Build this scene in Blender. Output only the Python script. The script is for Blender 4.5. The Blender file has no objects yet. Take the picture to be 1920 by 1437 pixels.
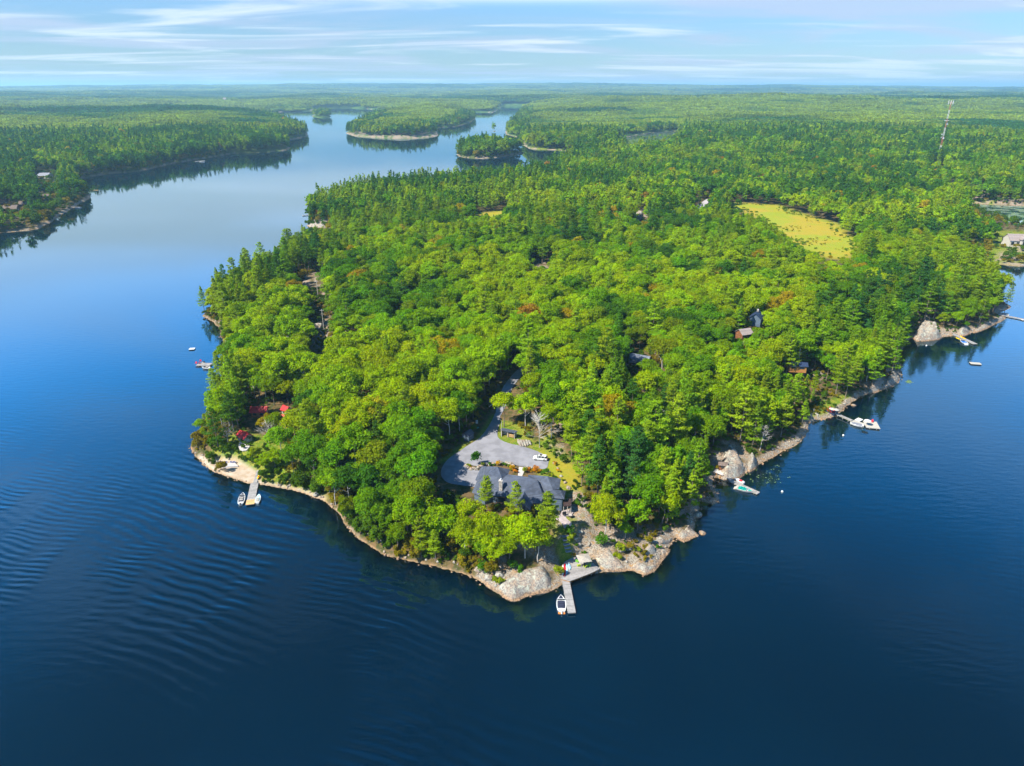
import bpy, math, random
import numpy as np
from mathutils import Vector, Matrix
R = math.radians
random.seed(7); rng = np.random.default_rng(7)
S = bpy.context.scene
C = S.collection

# ------------------------------------------------------------------ camera
CAMH = 120.0; PITCH = 23.46
SP, CP = math.sin(R(PITCH)), math.cos(R(PITCH))
cd = bpy.data.cameras.new('camera'); cam = bpy.data.objects.new('camera', cd); C.objects.link(cam)
cam.location = (0, 0, CAMH); cam.rotation_euler = (R(90 - PITCH), 0, 0)
cd.sensor_width = 36; cd.lens = 24.0; cd.clip_start = 1; cd.clip_end = 200000
S.camera = cam
S.view_settings.view_transform = 'Standard'; S.view_settings.look = 'None'
S.view_settings.exposure = 1.15; S.view_settings.gamma = 1
S.view_settings.use_curve_mapping = False
cy = S.cycles
cy.max_bounces = 5; cy.diffuse_bounces = 2; cy.glossy_bounces = 2; cy.transmission_bounces = 3
cy.volume_bounces = 0; cy.transparent_max_bounces = 6
cy.caustics_reflective = False; cy.caustics_refractive = False
cy.use_denoising = True; cy.sample_clamp_indirect = 4; cy.use_adaptive_sampling = True; cy.adaptive_threshold = 0.02

# ------------------------------------------------------------------ sky
SUN = Vector((-0.72, -0.40, 0.92)).normalized()
el = math.asin(SUN.z); az = math.atan2(SUN.x, SUN.y)
W = bpy.data.worlds.new("World"); S.world = W; W.use_nodes = True
nt = W.node_tree; N = nt.nodes; L = nt.links
for n in list(N): N.remove(n)
def nd(N, t, **k):
    n = N.new(t)
    for a, b in k.items(): setattr(n, a, b)
    return n
out = nd(N, 'ShaderNodeOutputWorld'); bg = nd(N, 'ShaderNodeBackground')
sky = nd(N, 'ShaderNodeTexSky', sky_type='NISHITA', sun_disc=False, sun_elevation=el, sun_rotation=az, altitude=100, air_density=1.0, dust_density=0.3, ozone_density=2.2)
tc = nd(N, 'ShaderNodeTexCoord'); sp = nd(N, 'ShaderNodeSeparateXYZ'); L.new(tc.outputs['Generated'], sp.inputs[0])
ad = nd(N, 'ShaderNodeMath', operation='MAXIMUM'); L.new(sp.outputs[2], ad.inputs[0]); ad.inputs[1].default_value = 0.0
ad2 = nd(N, 'ShaderNodeMath', operation='ADD'); L.new(ad.outputs[0], ad2.inputs[0]); ad2.inputs[1].default_value = 0.045
dx = nd(N, 'ShaderNodeMath', operation='DIVIDE'); L.new(sp.outputs[0], dx.inputs[0]); L.new(ad2.outputs[0], dx.inputs[1])
dy = nd(N, 'ShaderNodeMath', operation='DIVIDE'); L.new(sp.outputs[1], dy.inputs[0]); L.new(ad2.outputs[0], dy.inputs[1])
cb = nd(N, 'ShaderNodeCombineXYZ'); L.new(dx.outputs[0], cb.inputs[0]); L.new(dy.outputs[0], cb.inputs[1])
def cloud(scale, loc, lo, hi, sx=0.45, rot=0.25):
    mp = nd(N, 'ShaderNodeMapping'); mp.inputs['Scale'].default_value = (sx, 1, 1); mp.inputs['Location'].default_value = loc; mp.inputs['Rotation'].default_value = (0, 0, rot)
    L.new(cb.outputs[0], mp.inputs[0])
    no = nd(N, 'ShaderNodeTexNoise'); no.inputs['Scale'].default_value = scale; no.inputs['Detail'].default_value = 7; no.inputs['Roughness'].default_value = 0.55; no.inputs['Distortion'].default_value = 0.8
    L.new(mp.outputs[0], no.inputs['Vector'])
    mr = nd(N, 'ShaderNodeMapRange', interpolation_type='SMOOTHSTEP'); mr.inputs[1].default_value = lo; mr.inputs[2].default_value = hi
    L.new(no.outputs[0], mr.inputs[0]); return mr.outputs[0]
def mixc(N, L, fac, a, b, mode='MIX'):
    m = nd(N, 'ShaderNodeMix', data_type='RGBA', blend_type=mode)
    for s, v in ((m.inputs[0], fac), (m.inputs[6], a), (m.inputs[7], b)):
        if isinstance(v, (int, float)): s.default_value = v
        elif isinstance(v, tuple): s.default_value = v + (1,) if len(v) == 3 else v
        else: L.new(v, s)
    return m.outputs[2]
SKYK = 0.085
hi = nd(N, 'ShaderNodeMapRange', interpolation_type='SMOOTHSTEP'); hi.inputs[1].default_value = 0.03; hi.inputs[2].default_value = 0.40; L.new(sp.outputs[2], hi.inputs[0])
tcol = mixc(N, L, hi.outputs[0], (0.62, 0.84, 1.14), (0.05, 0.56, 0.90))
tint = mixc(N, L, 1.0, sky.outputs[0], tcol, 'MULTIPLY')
c1 = cloud(0.42, (3.1, 0.7, 0), 0.42, 0.66, .6)
c2 = cloud(0.6, (7.7, 2.2, 3), 0.48, 0.68, 0.5, -0.2)
m1 = nd(N, 'ShaderNodeMath', operation='MULTIPLY'); L.new(c1, m1.inputs[0]); m1.inputs[1].default_value = 0.72
m2 = nd(N, 'ShaderNodeMath', operation='MULTIPLY'); L.new(c2, m2.inputs[0]); m2.inputs[1].default_value = 0.75
# thin cloud overhead, so that the zenith stays deep blue
fz = nd(N, 'ShaderNodeMapRange'); fz.inputs[1].default_value = 0.15; fz.inputs[2].default_value = 0.55; fz.inputs[3].default_value = 1; fz.inputs[4].default_value = 0.02
L.new(sp.outputs[2], fz.inputs[0])
m1b = nd(N, 'ShaderNodeMath', operation='MULTIPLY'); L.new(m1.outputs[0], m1b.inputs[0]); L.new(fz.outputs[0], m1b.inputs[1])
m2b = nd(N, 'ShaderNodeMath', operation='MULTIPLY'); L.new(m2.outputs[0], m2b.inputs[0]); L.new(fz.outputs[0], m2b.inputs[1])
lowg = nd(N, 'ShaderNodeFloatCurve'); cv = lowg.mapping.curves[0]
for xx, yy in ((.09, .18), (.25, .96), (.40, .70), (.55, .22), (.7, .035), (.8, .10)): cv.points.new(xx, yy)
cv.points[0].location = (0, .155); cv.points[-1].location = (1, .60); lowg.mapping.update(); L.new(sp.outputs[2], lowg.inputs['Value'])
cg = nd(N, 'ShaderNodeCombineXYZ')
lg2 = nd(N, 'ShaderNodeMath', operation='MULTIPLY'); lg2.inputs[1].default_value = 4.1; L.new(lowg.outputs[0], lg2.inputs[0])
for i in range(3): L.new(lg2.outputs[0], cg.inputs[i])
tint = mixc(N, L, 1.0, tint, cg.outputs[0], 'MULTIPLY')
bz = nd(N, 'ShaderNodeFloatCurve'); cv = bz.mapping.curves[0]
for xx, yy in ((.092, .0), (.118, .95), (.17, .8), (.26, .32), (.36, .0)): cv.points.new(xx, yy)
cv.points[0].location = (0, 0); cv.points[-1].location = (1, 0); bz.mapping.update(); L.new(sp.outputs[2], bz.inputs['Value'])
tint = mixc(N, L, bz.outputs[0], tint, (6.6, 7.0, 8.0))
g1 = mixc(N, L, m1b.outputs[0], tint, (3.2, 3.75, 4.95))
g2 = mixc(N, L, m2b.outputs[0], g1, (5.0, 5.6, 6.2))
c3 = cloud(1.25, (1.3, 4.2, 5), 0.50, 0.68, 0.7, 0.5)
b3 = nd(N, 'ShaderNodeFloatCurve'); cv = b3.mapping.curves[0]
for xx, yy in ((.20, .0), (.30, .42), (.42, .34), (.62, .07)): cv.points.new(xx, yy)
cv.points[0].location = (0, 0); cv.points[-1].location = (1, .04); b3.mapping.update(); L.new(sp.outputs[2], b3.inputs['Value'])
m3 = nd(N, 'ShaderNodeMath', operation='MULTIPLY'); L.new(c3, m3.inputs[0]); L.new(b3.outputs[0], m3.inputs[1])
g2 = mixc(N, L, m3.outputs[0], g2, (5.5, 6.6, 8.6))
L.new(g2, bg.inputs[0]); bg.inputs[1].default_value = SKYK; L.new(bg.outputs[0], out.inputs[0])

# ------------------------------------------------------------------ sun
sd_ = bpy.data.lights.new('sun', 'SUN'); sun = bpy.data.objects.new('sun', sd_); C.objects.link(sun)
sd_.energy = 5.0; sd_.angle = R(0.55); sd_.color = (1.0, 0.94, 0.82)
sun.rotation_euler = SUN.to_track_quat('Z', 'Y').to_euler(); sun.location = (-60, -20, 200)

# ------------------------------------------------------------------ projection
def at(px, py, z=0.0):
    u = (px - 960) / 1280; v = (py - 718.5) / 1280
    t = (CAMH - z) / (SP + v * CP)
    return Vector((t * u, t * (CP - v * SP), z))
def proj(x, y, z):
    d = y * CP + (CAMH - z) * SP
    return 960 + 1280 * x / d, 718.5 + 1280 * ((CAMH - z) * CP - y * SP) / d, d
def P2(lst, z=0.0): return np.array([at(a, b, z)[:2] for a, b in lst])

# ------------------------------------------------------------------ noise
def _h(ix, iy, s):
    n = (ix.astype(np.int64) * 374761393 + iy.astype(np.int64) * 668265263 + s * 1442695041) & 0x7fffffff
    n = ((n ^ (n >> 13)) * 1274126177) & 0x7fffffff
    return ((n ^ (n >> 16)) & 0xffffff) / float(0xffffff)
def vn(x, y, s=0):
    ix = np.floor(x); iy = np.floor(y); fx = x - ix; fy = y - iy
    fx = fx * fx * (3 - 2 * fx); fy = fy * fy * (3 - 2 * fy)
    a = _h(ix, iy, s); b = _h(ix + 1, iy, s); c = _h(ix, iy + 1, s); d = _h(ix + 1, iy + 1, s)
    return (a + (b - a) * fx) * (1 - fy) + (c + (d - c) * fx) * fy
def fbm(x, y, s=0, o=4):
    r = 0; a = 0.5; t = 0
    for i in range(o):
        r = r + a * vn(x * 2 ** i + 13.7 * i, y * 2 ** i - 7.1 * i, s + i); t += a; a *= 0.5
    return r / t
def sst(x): x = np.clip(x, 0, 1); return x * x * (3 - 2 * x)

# ------------------------------------------------------------------ lake outline
LAKE = [(0,437),(50,433),(75,428),(95,417),(110,405),(130,395),(150,381),(168,373),(171,366),(160,357),(150,345),(150,335),(205,326),(260,322),(330,306),(400,295),(440,288),(500,286),(540,282),(543,277),(530,272),(538,264),(575,257),(577,250),(565,243),(540,232),(510,222),(466,215),(466,211.5),(510,211),(583,209.5),(585,206),(600,204),(650,203),(690,205),(698,207),(760,209),(830,210),(887,210.5),(923,212),(930,208),(938,204),(939,199.5),(1003,199.5),(990,205),(978,212),(968,225),(958,235),(948,247),(950,253),(965,257),(982,258),(988,262),(976,270),(994,280),(1040,282),(1078,285),(1090,296),(1060,308),(1030,320),(960,338),(900,346),(790,350),(700,360),(640,374),(585,388),(577,398),(594,410),(575,423),(600,429),(614,436),(590,448),(560,475),(520,505),(470,530),(430,548),(400,572),(381,592),(400,604),(412,614),(420,640),(425,670),(424,700),(412,740),(388,790),(364,825),(358,838),(363,851),(376,866),(403,884),(430,894),(465,906),(500,909),(560,922),(605,938),(640,965),(650,990),(668,1006),(715,1038),(800,1058),(870,1076),(900,1088),(925,1108),(965,1127),(1000,1112),(1035,1107),(1065,1090),(1120,1073),(1185,1069),(1210,1079),(1230,1067),(1250,1035),(1265,1006),(1282,1014),(1300,1000),(1302,975),(1312,952),(1306,934),(1320,941),(1342,945),(1348,938),(1336,910),(1338,895),(1360,898),(1398,887),(1423,870),(1470,846),(1495,834),(1516,811),(1514,796),(1539,787),(1567,781),(1580,767),(1614,743),(1654,731),(1684,717),(1692,701),(1685,680),(1690,655),(1703,637),(1714,634),(1760,632),(1800,629),(1830,622),(1850,615),(1872,604),(1886,597),(1870,590),(1880,583),(1897,574),(1882,568),(1868,550),(1850,530),(1838,512),(1826,500),(1850,494),(1880,497),(1920,500)]
ring = np.vstack([np.array([(-3000,-400),(-3000,300),(-1200,480),(-640,560)]), P2(LAKE), np.array([(520,385),(700,330),(1500,300),(1500,-400)])])
ISL = [P2(p) for p in (
 [(647,250),(665,256),(700,259),(750,261),(800,259.5),(822,255),(819,247),(822,240),(855,238.5),(880,231),(892,223),(888,218),(862,214),(820,213),(750,214),(700,221),(672,236),(655,245)],
 [(855,291),(870,296),(905,298),(940,295),(970,290),(986,286.5),(968,285),(940,281),(900,281),(865,284)],
 [(585,219),(600,222),(616,221),(622,219),(612,214),(590,214)],
 [(921,246.3),(926,247.2),(933,246.4),(927,245.6)], [(972,270.5),(980,272),(990,271.5),(984,269.6)])]
POND = [P2(p) for p in ([(1167,266),(1169,259),(1198,253),(1238,248),(1278,246),(1268,257),(1249,262),(1198,267)],
 [(1808,379),(1835,383),(1880,385),(1925,387),(1990,388),(1990,428),(1920,425),(1877,418),(1868,408),(1850,400),(1821,392)])]
LOOPS = [ring] + ISL + POND
def sdpoly(x, y, P):
    d = np.full(x.shape, 1e18); ins = np.zeros(x.shape, bool)
    for i in range(len(P)):
        ax, ay = P[i]; bx, by = P[(i + 1) % len(P)]
        ex, ey = bx - ax, by - ay; wx, wy = x - ax, y - ay
        t = np.clip((wx * ex + wy * ey) / (ex * ex + ey * ey + 1e-9), 0, 1)
        d = np.minimum(d, (wx - ex * t) ** 2 + (wy - ey * t) ** 2)
        if ay != by:
            c = ((ay > y) != (by > y)) & (x < (bx - ax) * (y - ay) / (by - ay) + ax)
            ins ^= c
    return np.sqrt(d), ins
def shore(x, y):                      # + on land, - in water
    x = np.asarray(x, float); y = np.asarray(y, float)
    d = np.full(x.shape, 1e9); ins = np.zeros(x.shape, bool)
    for P in LOOPS:
        a, b = sdpoly(x, y, P); d = np.minimum(d, a); ins ^= b
    s = np.where(ins, -d, d)
    k = np.clip(y / 300, 0.6, 4)
    return s + k * (1.3 * (fbm(x / 7, y / 7, 5, 3) - 0.5) + 0.9 * (vn(x / 2.1, y / 2.1, 9) - 0.5)) * np.clip(1 - np.abs(s) / (30 * k), 0, 1)

# level pads: (outline in photo pixels, z, blend in metres)
YZ = 7.0
YARD = [(818,915),(826,870),(880,825),(922,772),(940,765),(960,800),(1000,832),(1035,855),(1072,905),(1066,945),(1040,952),(990,955),(930,945),(890,948),(860,925)]
MEAD = [(1373,382),(1400,383),(1454,386),(1475,396),(1500,404),(1557,420),(1576,442),(1602,450),(1602,462),(1595,473),(1565,482),(1545,478),(1525,468),(1500,455),(1477,442),(1440,412),(1400,395)]
PADS = [(P2(YARD, YZ), YZ, 13.0), (P2(MEAD, 9), 9.0, 45.0),
 (P2([(1066,1030),(1115,1050),(1120,1068),(1066,1085),(1052,1075),(1056,1040)], .5), 0.55, 5.0),
 (P2([(1040,955),(1072,955),(1078,985),(1060,1000),(1040,985)], 5.5), 5.4, 7.0),
 (P2([(440,790),(560,750),(560,800),(470,835)], 4), 4.0, 18.0),
 (P2([(1540,770),(1575,755),(1590,765),(1560,778)], 1.2), 1.2, 8.0),
 (P2([(1860,440),(1990,440),(1990,475),(1860,475)], 5), 5.0, 25.0),
 (P2([(1870,484),(1990,488),(1990,494),(1870,492)], 1), 1.0, 14.0),
 (P2([(385,860),(470,880),(600,925),(600,935),(480,905),(400,880)], .4), 0.5, 5.0)]
def ground(x, y, s=None):
    x = np.asarray(x, float); y = np.asarray(y, float)
    if s is None: s = shore(x, y)
    D = np.hypot(x, y)
    far = sst((D - 900) / 2500)
    hill = 7 + 11 * (fbm(x / 110, y / 110, 21, 4) - .35) + far * (14 + 85 * (fbm(x / 1300, y / 1300, 31, 4) - .4))
    hill = np.maximum(hill, 3)
    ridge = 105 * np.exp(-((y - 14500) / 3200) ** 2) * (0.3 + 0.7 * np.exp(-((x + 500) / 6500) ** 2)) * sst((D - 6000) / 6000)
    ridge = ridge + far * 22 * sst((D - 5000) / 9000)
    land = 1.1 * (1 - np.exp(-np.maximum(s, 0) / 1.3)) + (hill) * (1 - np.exp(-np.maximum(s, 0) / (42 + 60 * far))) + ridge * sst(s / 800)
    land = land + 0.8 * (fbm(x / 9, y / 9, 41, 3) - .5) * sst(s / 6) + 0.35 * (fbm(x / 2.2, y / 2.2, 43, 2) - .5) * sst(s / 2)
    wat = np.maximum(-0.26 * np.abs(s) - 0.02 * s * s, -9) + 0.25 * (fbm(x / 4, y / 4, 44, 2) - .5) * sst(-s / 2)
    z = np.where(s > 0, land, wat)
    for P, pz, bl in PADS:
        cx, cy_ = P.mean(0); r = np.abs(P - P.mean(0)).max() * 1.5 + bl
        m = (np.abs(x - cx) < r) & (np.abs(y - cy_) < r) & (s > -1)
        if np.any(m):
            a, b = sdpoly(x[m], y[m], P)
            w = np.where(b, 1.0, 1 - sst(a / bl)); w = w * sst((s[m] + .3) / 2.5)
            z[m] = z[m] * (1 - w) + pz * w
    return z
def gz(x, y): return float(ground(np.array([x]), np.array([y]))[0])
def atg(px, py, dz=0.0):
    z = 3.0
    for _ in range(12):
        p = at(px, py, z + dz); z = 0.5 * z + 0.5 * gz(p.x, p.y)
    p = at(px, py, z + dz); return Vector((p.x, p.y, gz(p.x, p.y)))

# ------------------------------------------------------------------ mesh + tagging helpers
def mesh(name, v, f, mats=(), smooth=False, mi=None):
    me = bpy.data.meshes.new(name)
    v = np.asarray(v, np.float32)
    if isinstance(f, np.ndarray):
        k = f.shape[1]; me.vertices.add(len(v)); me.vertices.foreach_set('co', v.ravel())
        me.loops.add(f.size); me.loops.foreach_set('vertex_index', f.astype(np.int32).ravel())
        me.polygons.add(len(f)); me.polygons.foreach_set('loop_start', np.arange(0, f.size, k, dtype=np.int32)); me.polygons.foreach_set('loop_total', np.full(len(f), k, np.int32))
        me.update(calc_edges=True)
    else:
        me.from_pydata([tuple(map(float, q)) for q in v], [], f)
    for m in mats: me.materials.append(m)
    if smooth: me.polygons.foreach_set('use_smooth', np.ones(len(me.polygons), bool))
    if mi is not None: me.polygons.foreach_set('material_index', np.asarray(mi, np.int32))
    me.update(); return me
def link(name, me, parent=None, coll=None):
    o = bpy.data.objects.new(name, me); (coll or C).objects.link(o)
    if parent is not None: o.parent = parent
    return o
def tag(o, label=None, cat=None, group=None, kind=None):
    if label: o['label'] = label
    if cat: o['category'] = cat
    if group: o['group'] = group
    if kind: o['kind'] = kind
    return o
def thing(name, label, cat, loc=(0, 0, 0), rz=0.0, group=None):
    o = bpy.data.objects.new(name, None); C.objects.link(o); o.empty_display_size = 0.5
    o.location = loc; o.rotation_euler = (0, 0, rz); return tag(o, label, cat, group)
class MB:
    def __init__(s): s.v = []; s.f = []; s.m = []
    def add(s, vs, fs, m=0):
        b = len(s.v); s.v += [tuple(q) for q in vs]; s.f += [tuple(b + i for i in q) for q in fs]; s.m += [m] * len(fs); return s
    def box(s, c, d, rz=0.0, m=0, taper=1.0, tilt=0.0):
        vs = []
        M = Matrix.Rotation(rz, 3, 'Z') @ Matrix.Rotation(tilt, 3, 'X')
        for z in (-1, 1):
            k = taper if z > 0 else 1
            for x, y in ((-1, -1), (1, -1), (1, 1), (-1, 1)):
                vs.append(Vector(c) + M @ Vector((x * d[0] / 2 * k, y * d[1] / 2 * k, z * d[2] / 2)))
        return s.add(vs, [(3, 2, 1, 0), (4, 5, 6, 7), (0, 1, 5, 4), (1, 2, 6, 5), (2, 3, 7, 6), (3, 0, 4, 7)], m)
    def tube(s, p0, p1, r0, r1=None, n=8, m=0, cap=True):
        r1 = r0 if r1 is None else r1; p0 = Vector(p0); p1 = Vector(p1)
        q = (p1 - p0).to_track_quat('Z', 'Y'); vs = []
        for p, r in ((p0, r0), (p1, r1)):
            for i in range(n):
                a = 2 * math.pi * i / n; vs.append(p + q @ Vector((r * math.cos(a), r * math.sin(a), 0)))
        fs = [(i, (i + 1) % n, n + (i + 1) % n, n + i) for i in range(n)]
        if cap: fs += [tuple(range(n - 1, -1, -1)), tuple(range(n, 2 * n))]
        return s.add(vs, fs, m)
    def prism(s, pts, z0, z1, m=0, bottom=True):
        n = len(pts)
        a2 = sum(pts[i][0] * pts[(i + 1) % n][1] - pts[(i + 1) % n][0] * pts[i][1] for i in range(n))
        if a2 < 0: pts = pts[::-1]
        vs = [(p[0], p[1], z0) for p in pts] + [(p[0], p[1], z1) for p in pts]
        fs = [(i, (i + 1) % n, n + (i + 1) % n, n + i) for i in range(n)] + [tuple(range(n, 2 * n))]
        if bottom: fs.append(tuple(range(n - 1, -1, -1)))
        return s.add(vs, fs, m)
    def loft(s, secs, m=0, cap=True, closed=True):
        n = len(secs[0]); vs = [p for q in secs for p in q]; fs = []
        for k in range(len(secs) - 1):
            for i in range(n if closed else n - 1):
                j = (i + 1) % n; fs.append((k * n + i, k * n + j, (k + 1) * n + j, (k + 1) * n + i))
        if cap: fs += [tuple(range(n - 1, -1, -1)), tuple((len(secs) - 1) * n + i for i in range(n))]
        return s.add(vs, fs, m)
    def build(s, name, mats, parent=None, smooth=False, bevel=0.0):
        mats = mats if isinstance(mats, (list, tuple)) else [mats]
        me = mesh(name, s.v, s.f, mats, smooth, s.m); o = link(name, me, parent)
        if bevel:
            b = o.modifiers.new('b', 'BEVEL'); b.width = bevel; b.segments = 2; b.limit_method = 'ANGLE'
        return o

# ------------------------------------------------------------------ materials
def newmat(name):
    m = bpy.data.materials.new(name); m.use_nodes = True; nt = m.node_tree
    for n in list(nt.nodes): nt.nodes.remove(n)
    o = nt.nodes.new('ShaderNodeOutputMaterial'); return m, nt.nodes, nt.links, o
def mat(name, col, rough=0.7, var=0.25, scale=3.0, metal=0.0, bump=0.0, spec=0.3, stripe=None, col2=None):
    m, N, L, o = newmat(name); b = nd(N, 'ShaderNodeBsdfPrincipled')
    tcn = nd(N, 'ShaderNodeTexCoord'); no = nd(N, 'ShaderNodeTexNoise'); no.inputs['Scale'].default_value = scale; no.inputs['Detail'].default_value = 6
    L.new(tcn.outputs['Object'], no.inputs['Vector'])
    c2 = col2 or tuple(c * (1 - var) for c in col)
    mr = nd(N, 'ShaderNodeMapRange', interpolation_type='SMOOTHSTEP'); mr.inputs[1].default_value = .35; mr.inputs[2].default_value = .65; L.new(no.outputs[0], mr.inputs[0])
    c = mixc(N, L, mr.outputs[0], tuple(c2), tuple(col))
    if stripe:      # planks / courses / ribs: (axis, spacing, darkness)
        sx = nd(N, 'ShaderNodeSeparateXYZ'); L.new(tcn.outputs['Object'], sx.inputs[0])
        mm = nd(N, 'ShaderNodeMath', operation='DIVIDE'); L.new(sx.outputs[stripe[0]], mm.inputs[0]); mm.inputs[1].default_value = stripe[1]
        fr = nd(N, 'ShaderNodeMath', operation='FRACT'); L.new(mm.outputs[0], fr.inputs[0])
        lt = nd(N, 'ShaderNodeMath', operation='LESS_THAN'); L.new(fr.outputs[0], lt.inputs[0]); lt.inputs[1].default_value = .14
        fl = nd(N, 'ShaderNodeMath', operation='FLOOR'); L.new(mm.outputs[0], fl.inputs[0])
        wn = nd(N, 'ShaderNodeTexWhiteNoise', noise_dimensions='1D'); L.new(fl.outputs[0], wn.inputs['W'])
        mv = nd(N, 'ShaderNodeMapRange'); mv.inputs[3].default_value = .78; mv.inputs[4].default_value = 1.12; L.new(wn.outputs[0], mv.inputs[0])
        cbn = nd(N, 'ShaderNodeCombineXYZ')
        for i in range(3): L.new(mv.outputs[0], cbn.inputs[i])
        c = mixc(N, L, 1.0, c, cbn.outputs[0], 'MULTIPLY')
        mk = nd(N, 'ShaderNodeMath', operation='MULTIPLY'); L.new(lt.outputs[0], mk.inputs[0]); mk.inputs[1].default_value = stripe[2]
        c = mixc(N, L, mk.outputs[0], c, tuple(x * .25 for x in col))
    L.new(c, b.inputs['Base Color']); b.inputs['Roughness'].default_value = rough; b.inputs['Metallic'].default_value = metal
    b.inputs['Specular IOR Level'].default_value = spec
    if bump:
        bp = nd(N, 'ShaderNodeBump'); bp.inputs['Strength'].default_value = bump; bp.inputs['Distance'].default_value = .1; L.new(no.outputs[0], bp.inputs['Height']); L.new(bp.outputs[0], b.inputs['Normal'])
    L.new(b.outputs[0], o.inputs[0]); return m
def leafmat(name, base=(1, 1, 1), tr=0.40):
    m, N, L, o = newmat(name)
    a = nd(N, 'ShaderNodeAttribute', attribute_type='INSTANCER', attribute_name='tint')
    v = nd(N, 'ShaderNodeAttribute', attribute_type='GEOMETRY', attribute_name='leafv')
    c = mixc(N, L, 1.0, a.outputs['Color'], v.outputs['Color'], 'MULTIPLY')
    df = nd(N, 'ShaderNodeBsdfDiffuse'); L.new(c, df.inputs[0])
    t = nd(N, 'ShaderNodeBsdfTranslucent'); ct = mixc(N, L, 1.0, c, (1.25, 1.1, 0.35), 'MULTIPLY'); L.new(ct, t.inputs[0])
    mx = nd(N, 'ShaderNodeMixShader'); mx.inputs[0].default_value = tr; L.new(df.outputs[0], mx.inputs[1]); L.new(t.outputs[0], mx.inputs[2])
    L.new(mx.outputs[0], o.inputs[0]); return m
M = dict(
 leaf=leafmat('leaf'), needle=leafmat('needle', tr=0.3),
 bark=mat('bark', (.20, .16, .12), .9, .4, 2), paleb=mat('pale_bark', (.50, .46, .40), .9, .3, 2),
 roof=mat('shingle', (.075, .09, .125), .85, .30, .8, bump=.4, stripe=(2, .22, .12)), dark=mat('dark', (.03, .032, .038), .6),
 bluewall=mat('blue_siding', (.10, .14, .19), .7, .2, 2, stripe=(2, .2, .4)), stone=mat('stone', (.48, .43, .38), .9, .5, 1.6, bump=.6),
 timber=mat('timber', (.42, .19, .05), .6), deckb=mat('brown_deck', (.06, .035, .03), .7, .3, 2, stripe=(0, .3, .5)),
 deckg=mat('grey_deck', (.30, .28, .27), .8, .2, 1.5, stripe=(1, .32, .55)), dockg=mat('dock_planks', (.30, .285, .275), .8, .2, 1.5, stripe=(0, .3, .5)),
 dockt=mat('new_planks', (.62, .38, .16), .8, .2, 1.5, stripe=(0, .3, .4)), white=mat('white_paint', (.60, .60, .58), .35, .05, spec=.5), offw=mat('offwhite', (.40, .37, .32), .8, .15),
 black=mat('black', (.015, .015, .018), .4), glass=mat('dark_glass', (.02, .03, .04), .08, .1, spec=.8), metal=mat('metal', (.5, .5, .5), .35, .15, metal=.8),
 navy=mat('navy_canvas', (.025, .03, .06), .8), teal=mat('teal', (.0, .30, .26), .6), red=mat('red', (.62, .01, .02), .5), redroof=mat('red_roof', (.42, .008, .010), .5, .15, 2, stripe=(0, .5, .3)),
 pinkroof=mat('faded_red_roof', (.68, .10, .08), .6, .15, 2), lime=mat('lime', (.22, .60, .03), .5), limey=mat('yellow_lime', (.50, .60, .02), .5), lblue=mat('light_blue', (.35, .62, .75), .5), yellow=mat('yellow', (.8, .55, .0), .5),
 beige=mat('beige_canvas', (.36, .32, .27), .8), tyre=mat('tyre', (.02, .02, .02), .9), orange=mat('orange_stripe', (.6, .2, .05), .5),
 brownroof=mat('brown_roof', (.16, .12, .10), .9, .3, 1.5, stripe=(2, .3, .3)), greyroof=mat('grey_roof', (.20, .21, .25), .8, .2, 1.5), purpleroof=mat('pale_brown_roof', (.28, .23, .215), .9, .15, 1.5, stripe=(2, .3, .2)),
 tin=mat('tin_roof', (.16, .18, .23), .6, .15, 1.5, metal=0, stripe=(0, .6, .3)), blueroof=mat('dark_blue_roof', (.02, .035, .08), .6), brownwall=mat('log_wall', (.22, .09, .035), .8, .3, 2, stripe=(2, .3, .4)),
 cream=mat('cream_siding', (.44, .41, .36), .7, .1), asphalt=mat('gravel', (.225, .225, .25), .95, .14, .35, col2=(.17, .17, .19)), road=mat('road', (.38, .35, .36), .95, .2, .2),
 patio=mat('patio_stone', (.38, .32, .315), .9, .25, .7, bump=.4), teal2=mat('faded_teal', (.05, .32, .26), .6), wood=mat('firewood', (.45, .28, .12), .9, .5, 6), sandst=mat('wall_stone', (.46, .43, .41), .9, .2, 1.5, bump=.5),
 purple=mat('grey_purple', (.3, .3, .45), .7),
)
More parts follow.
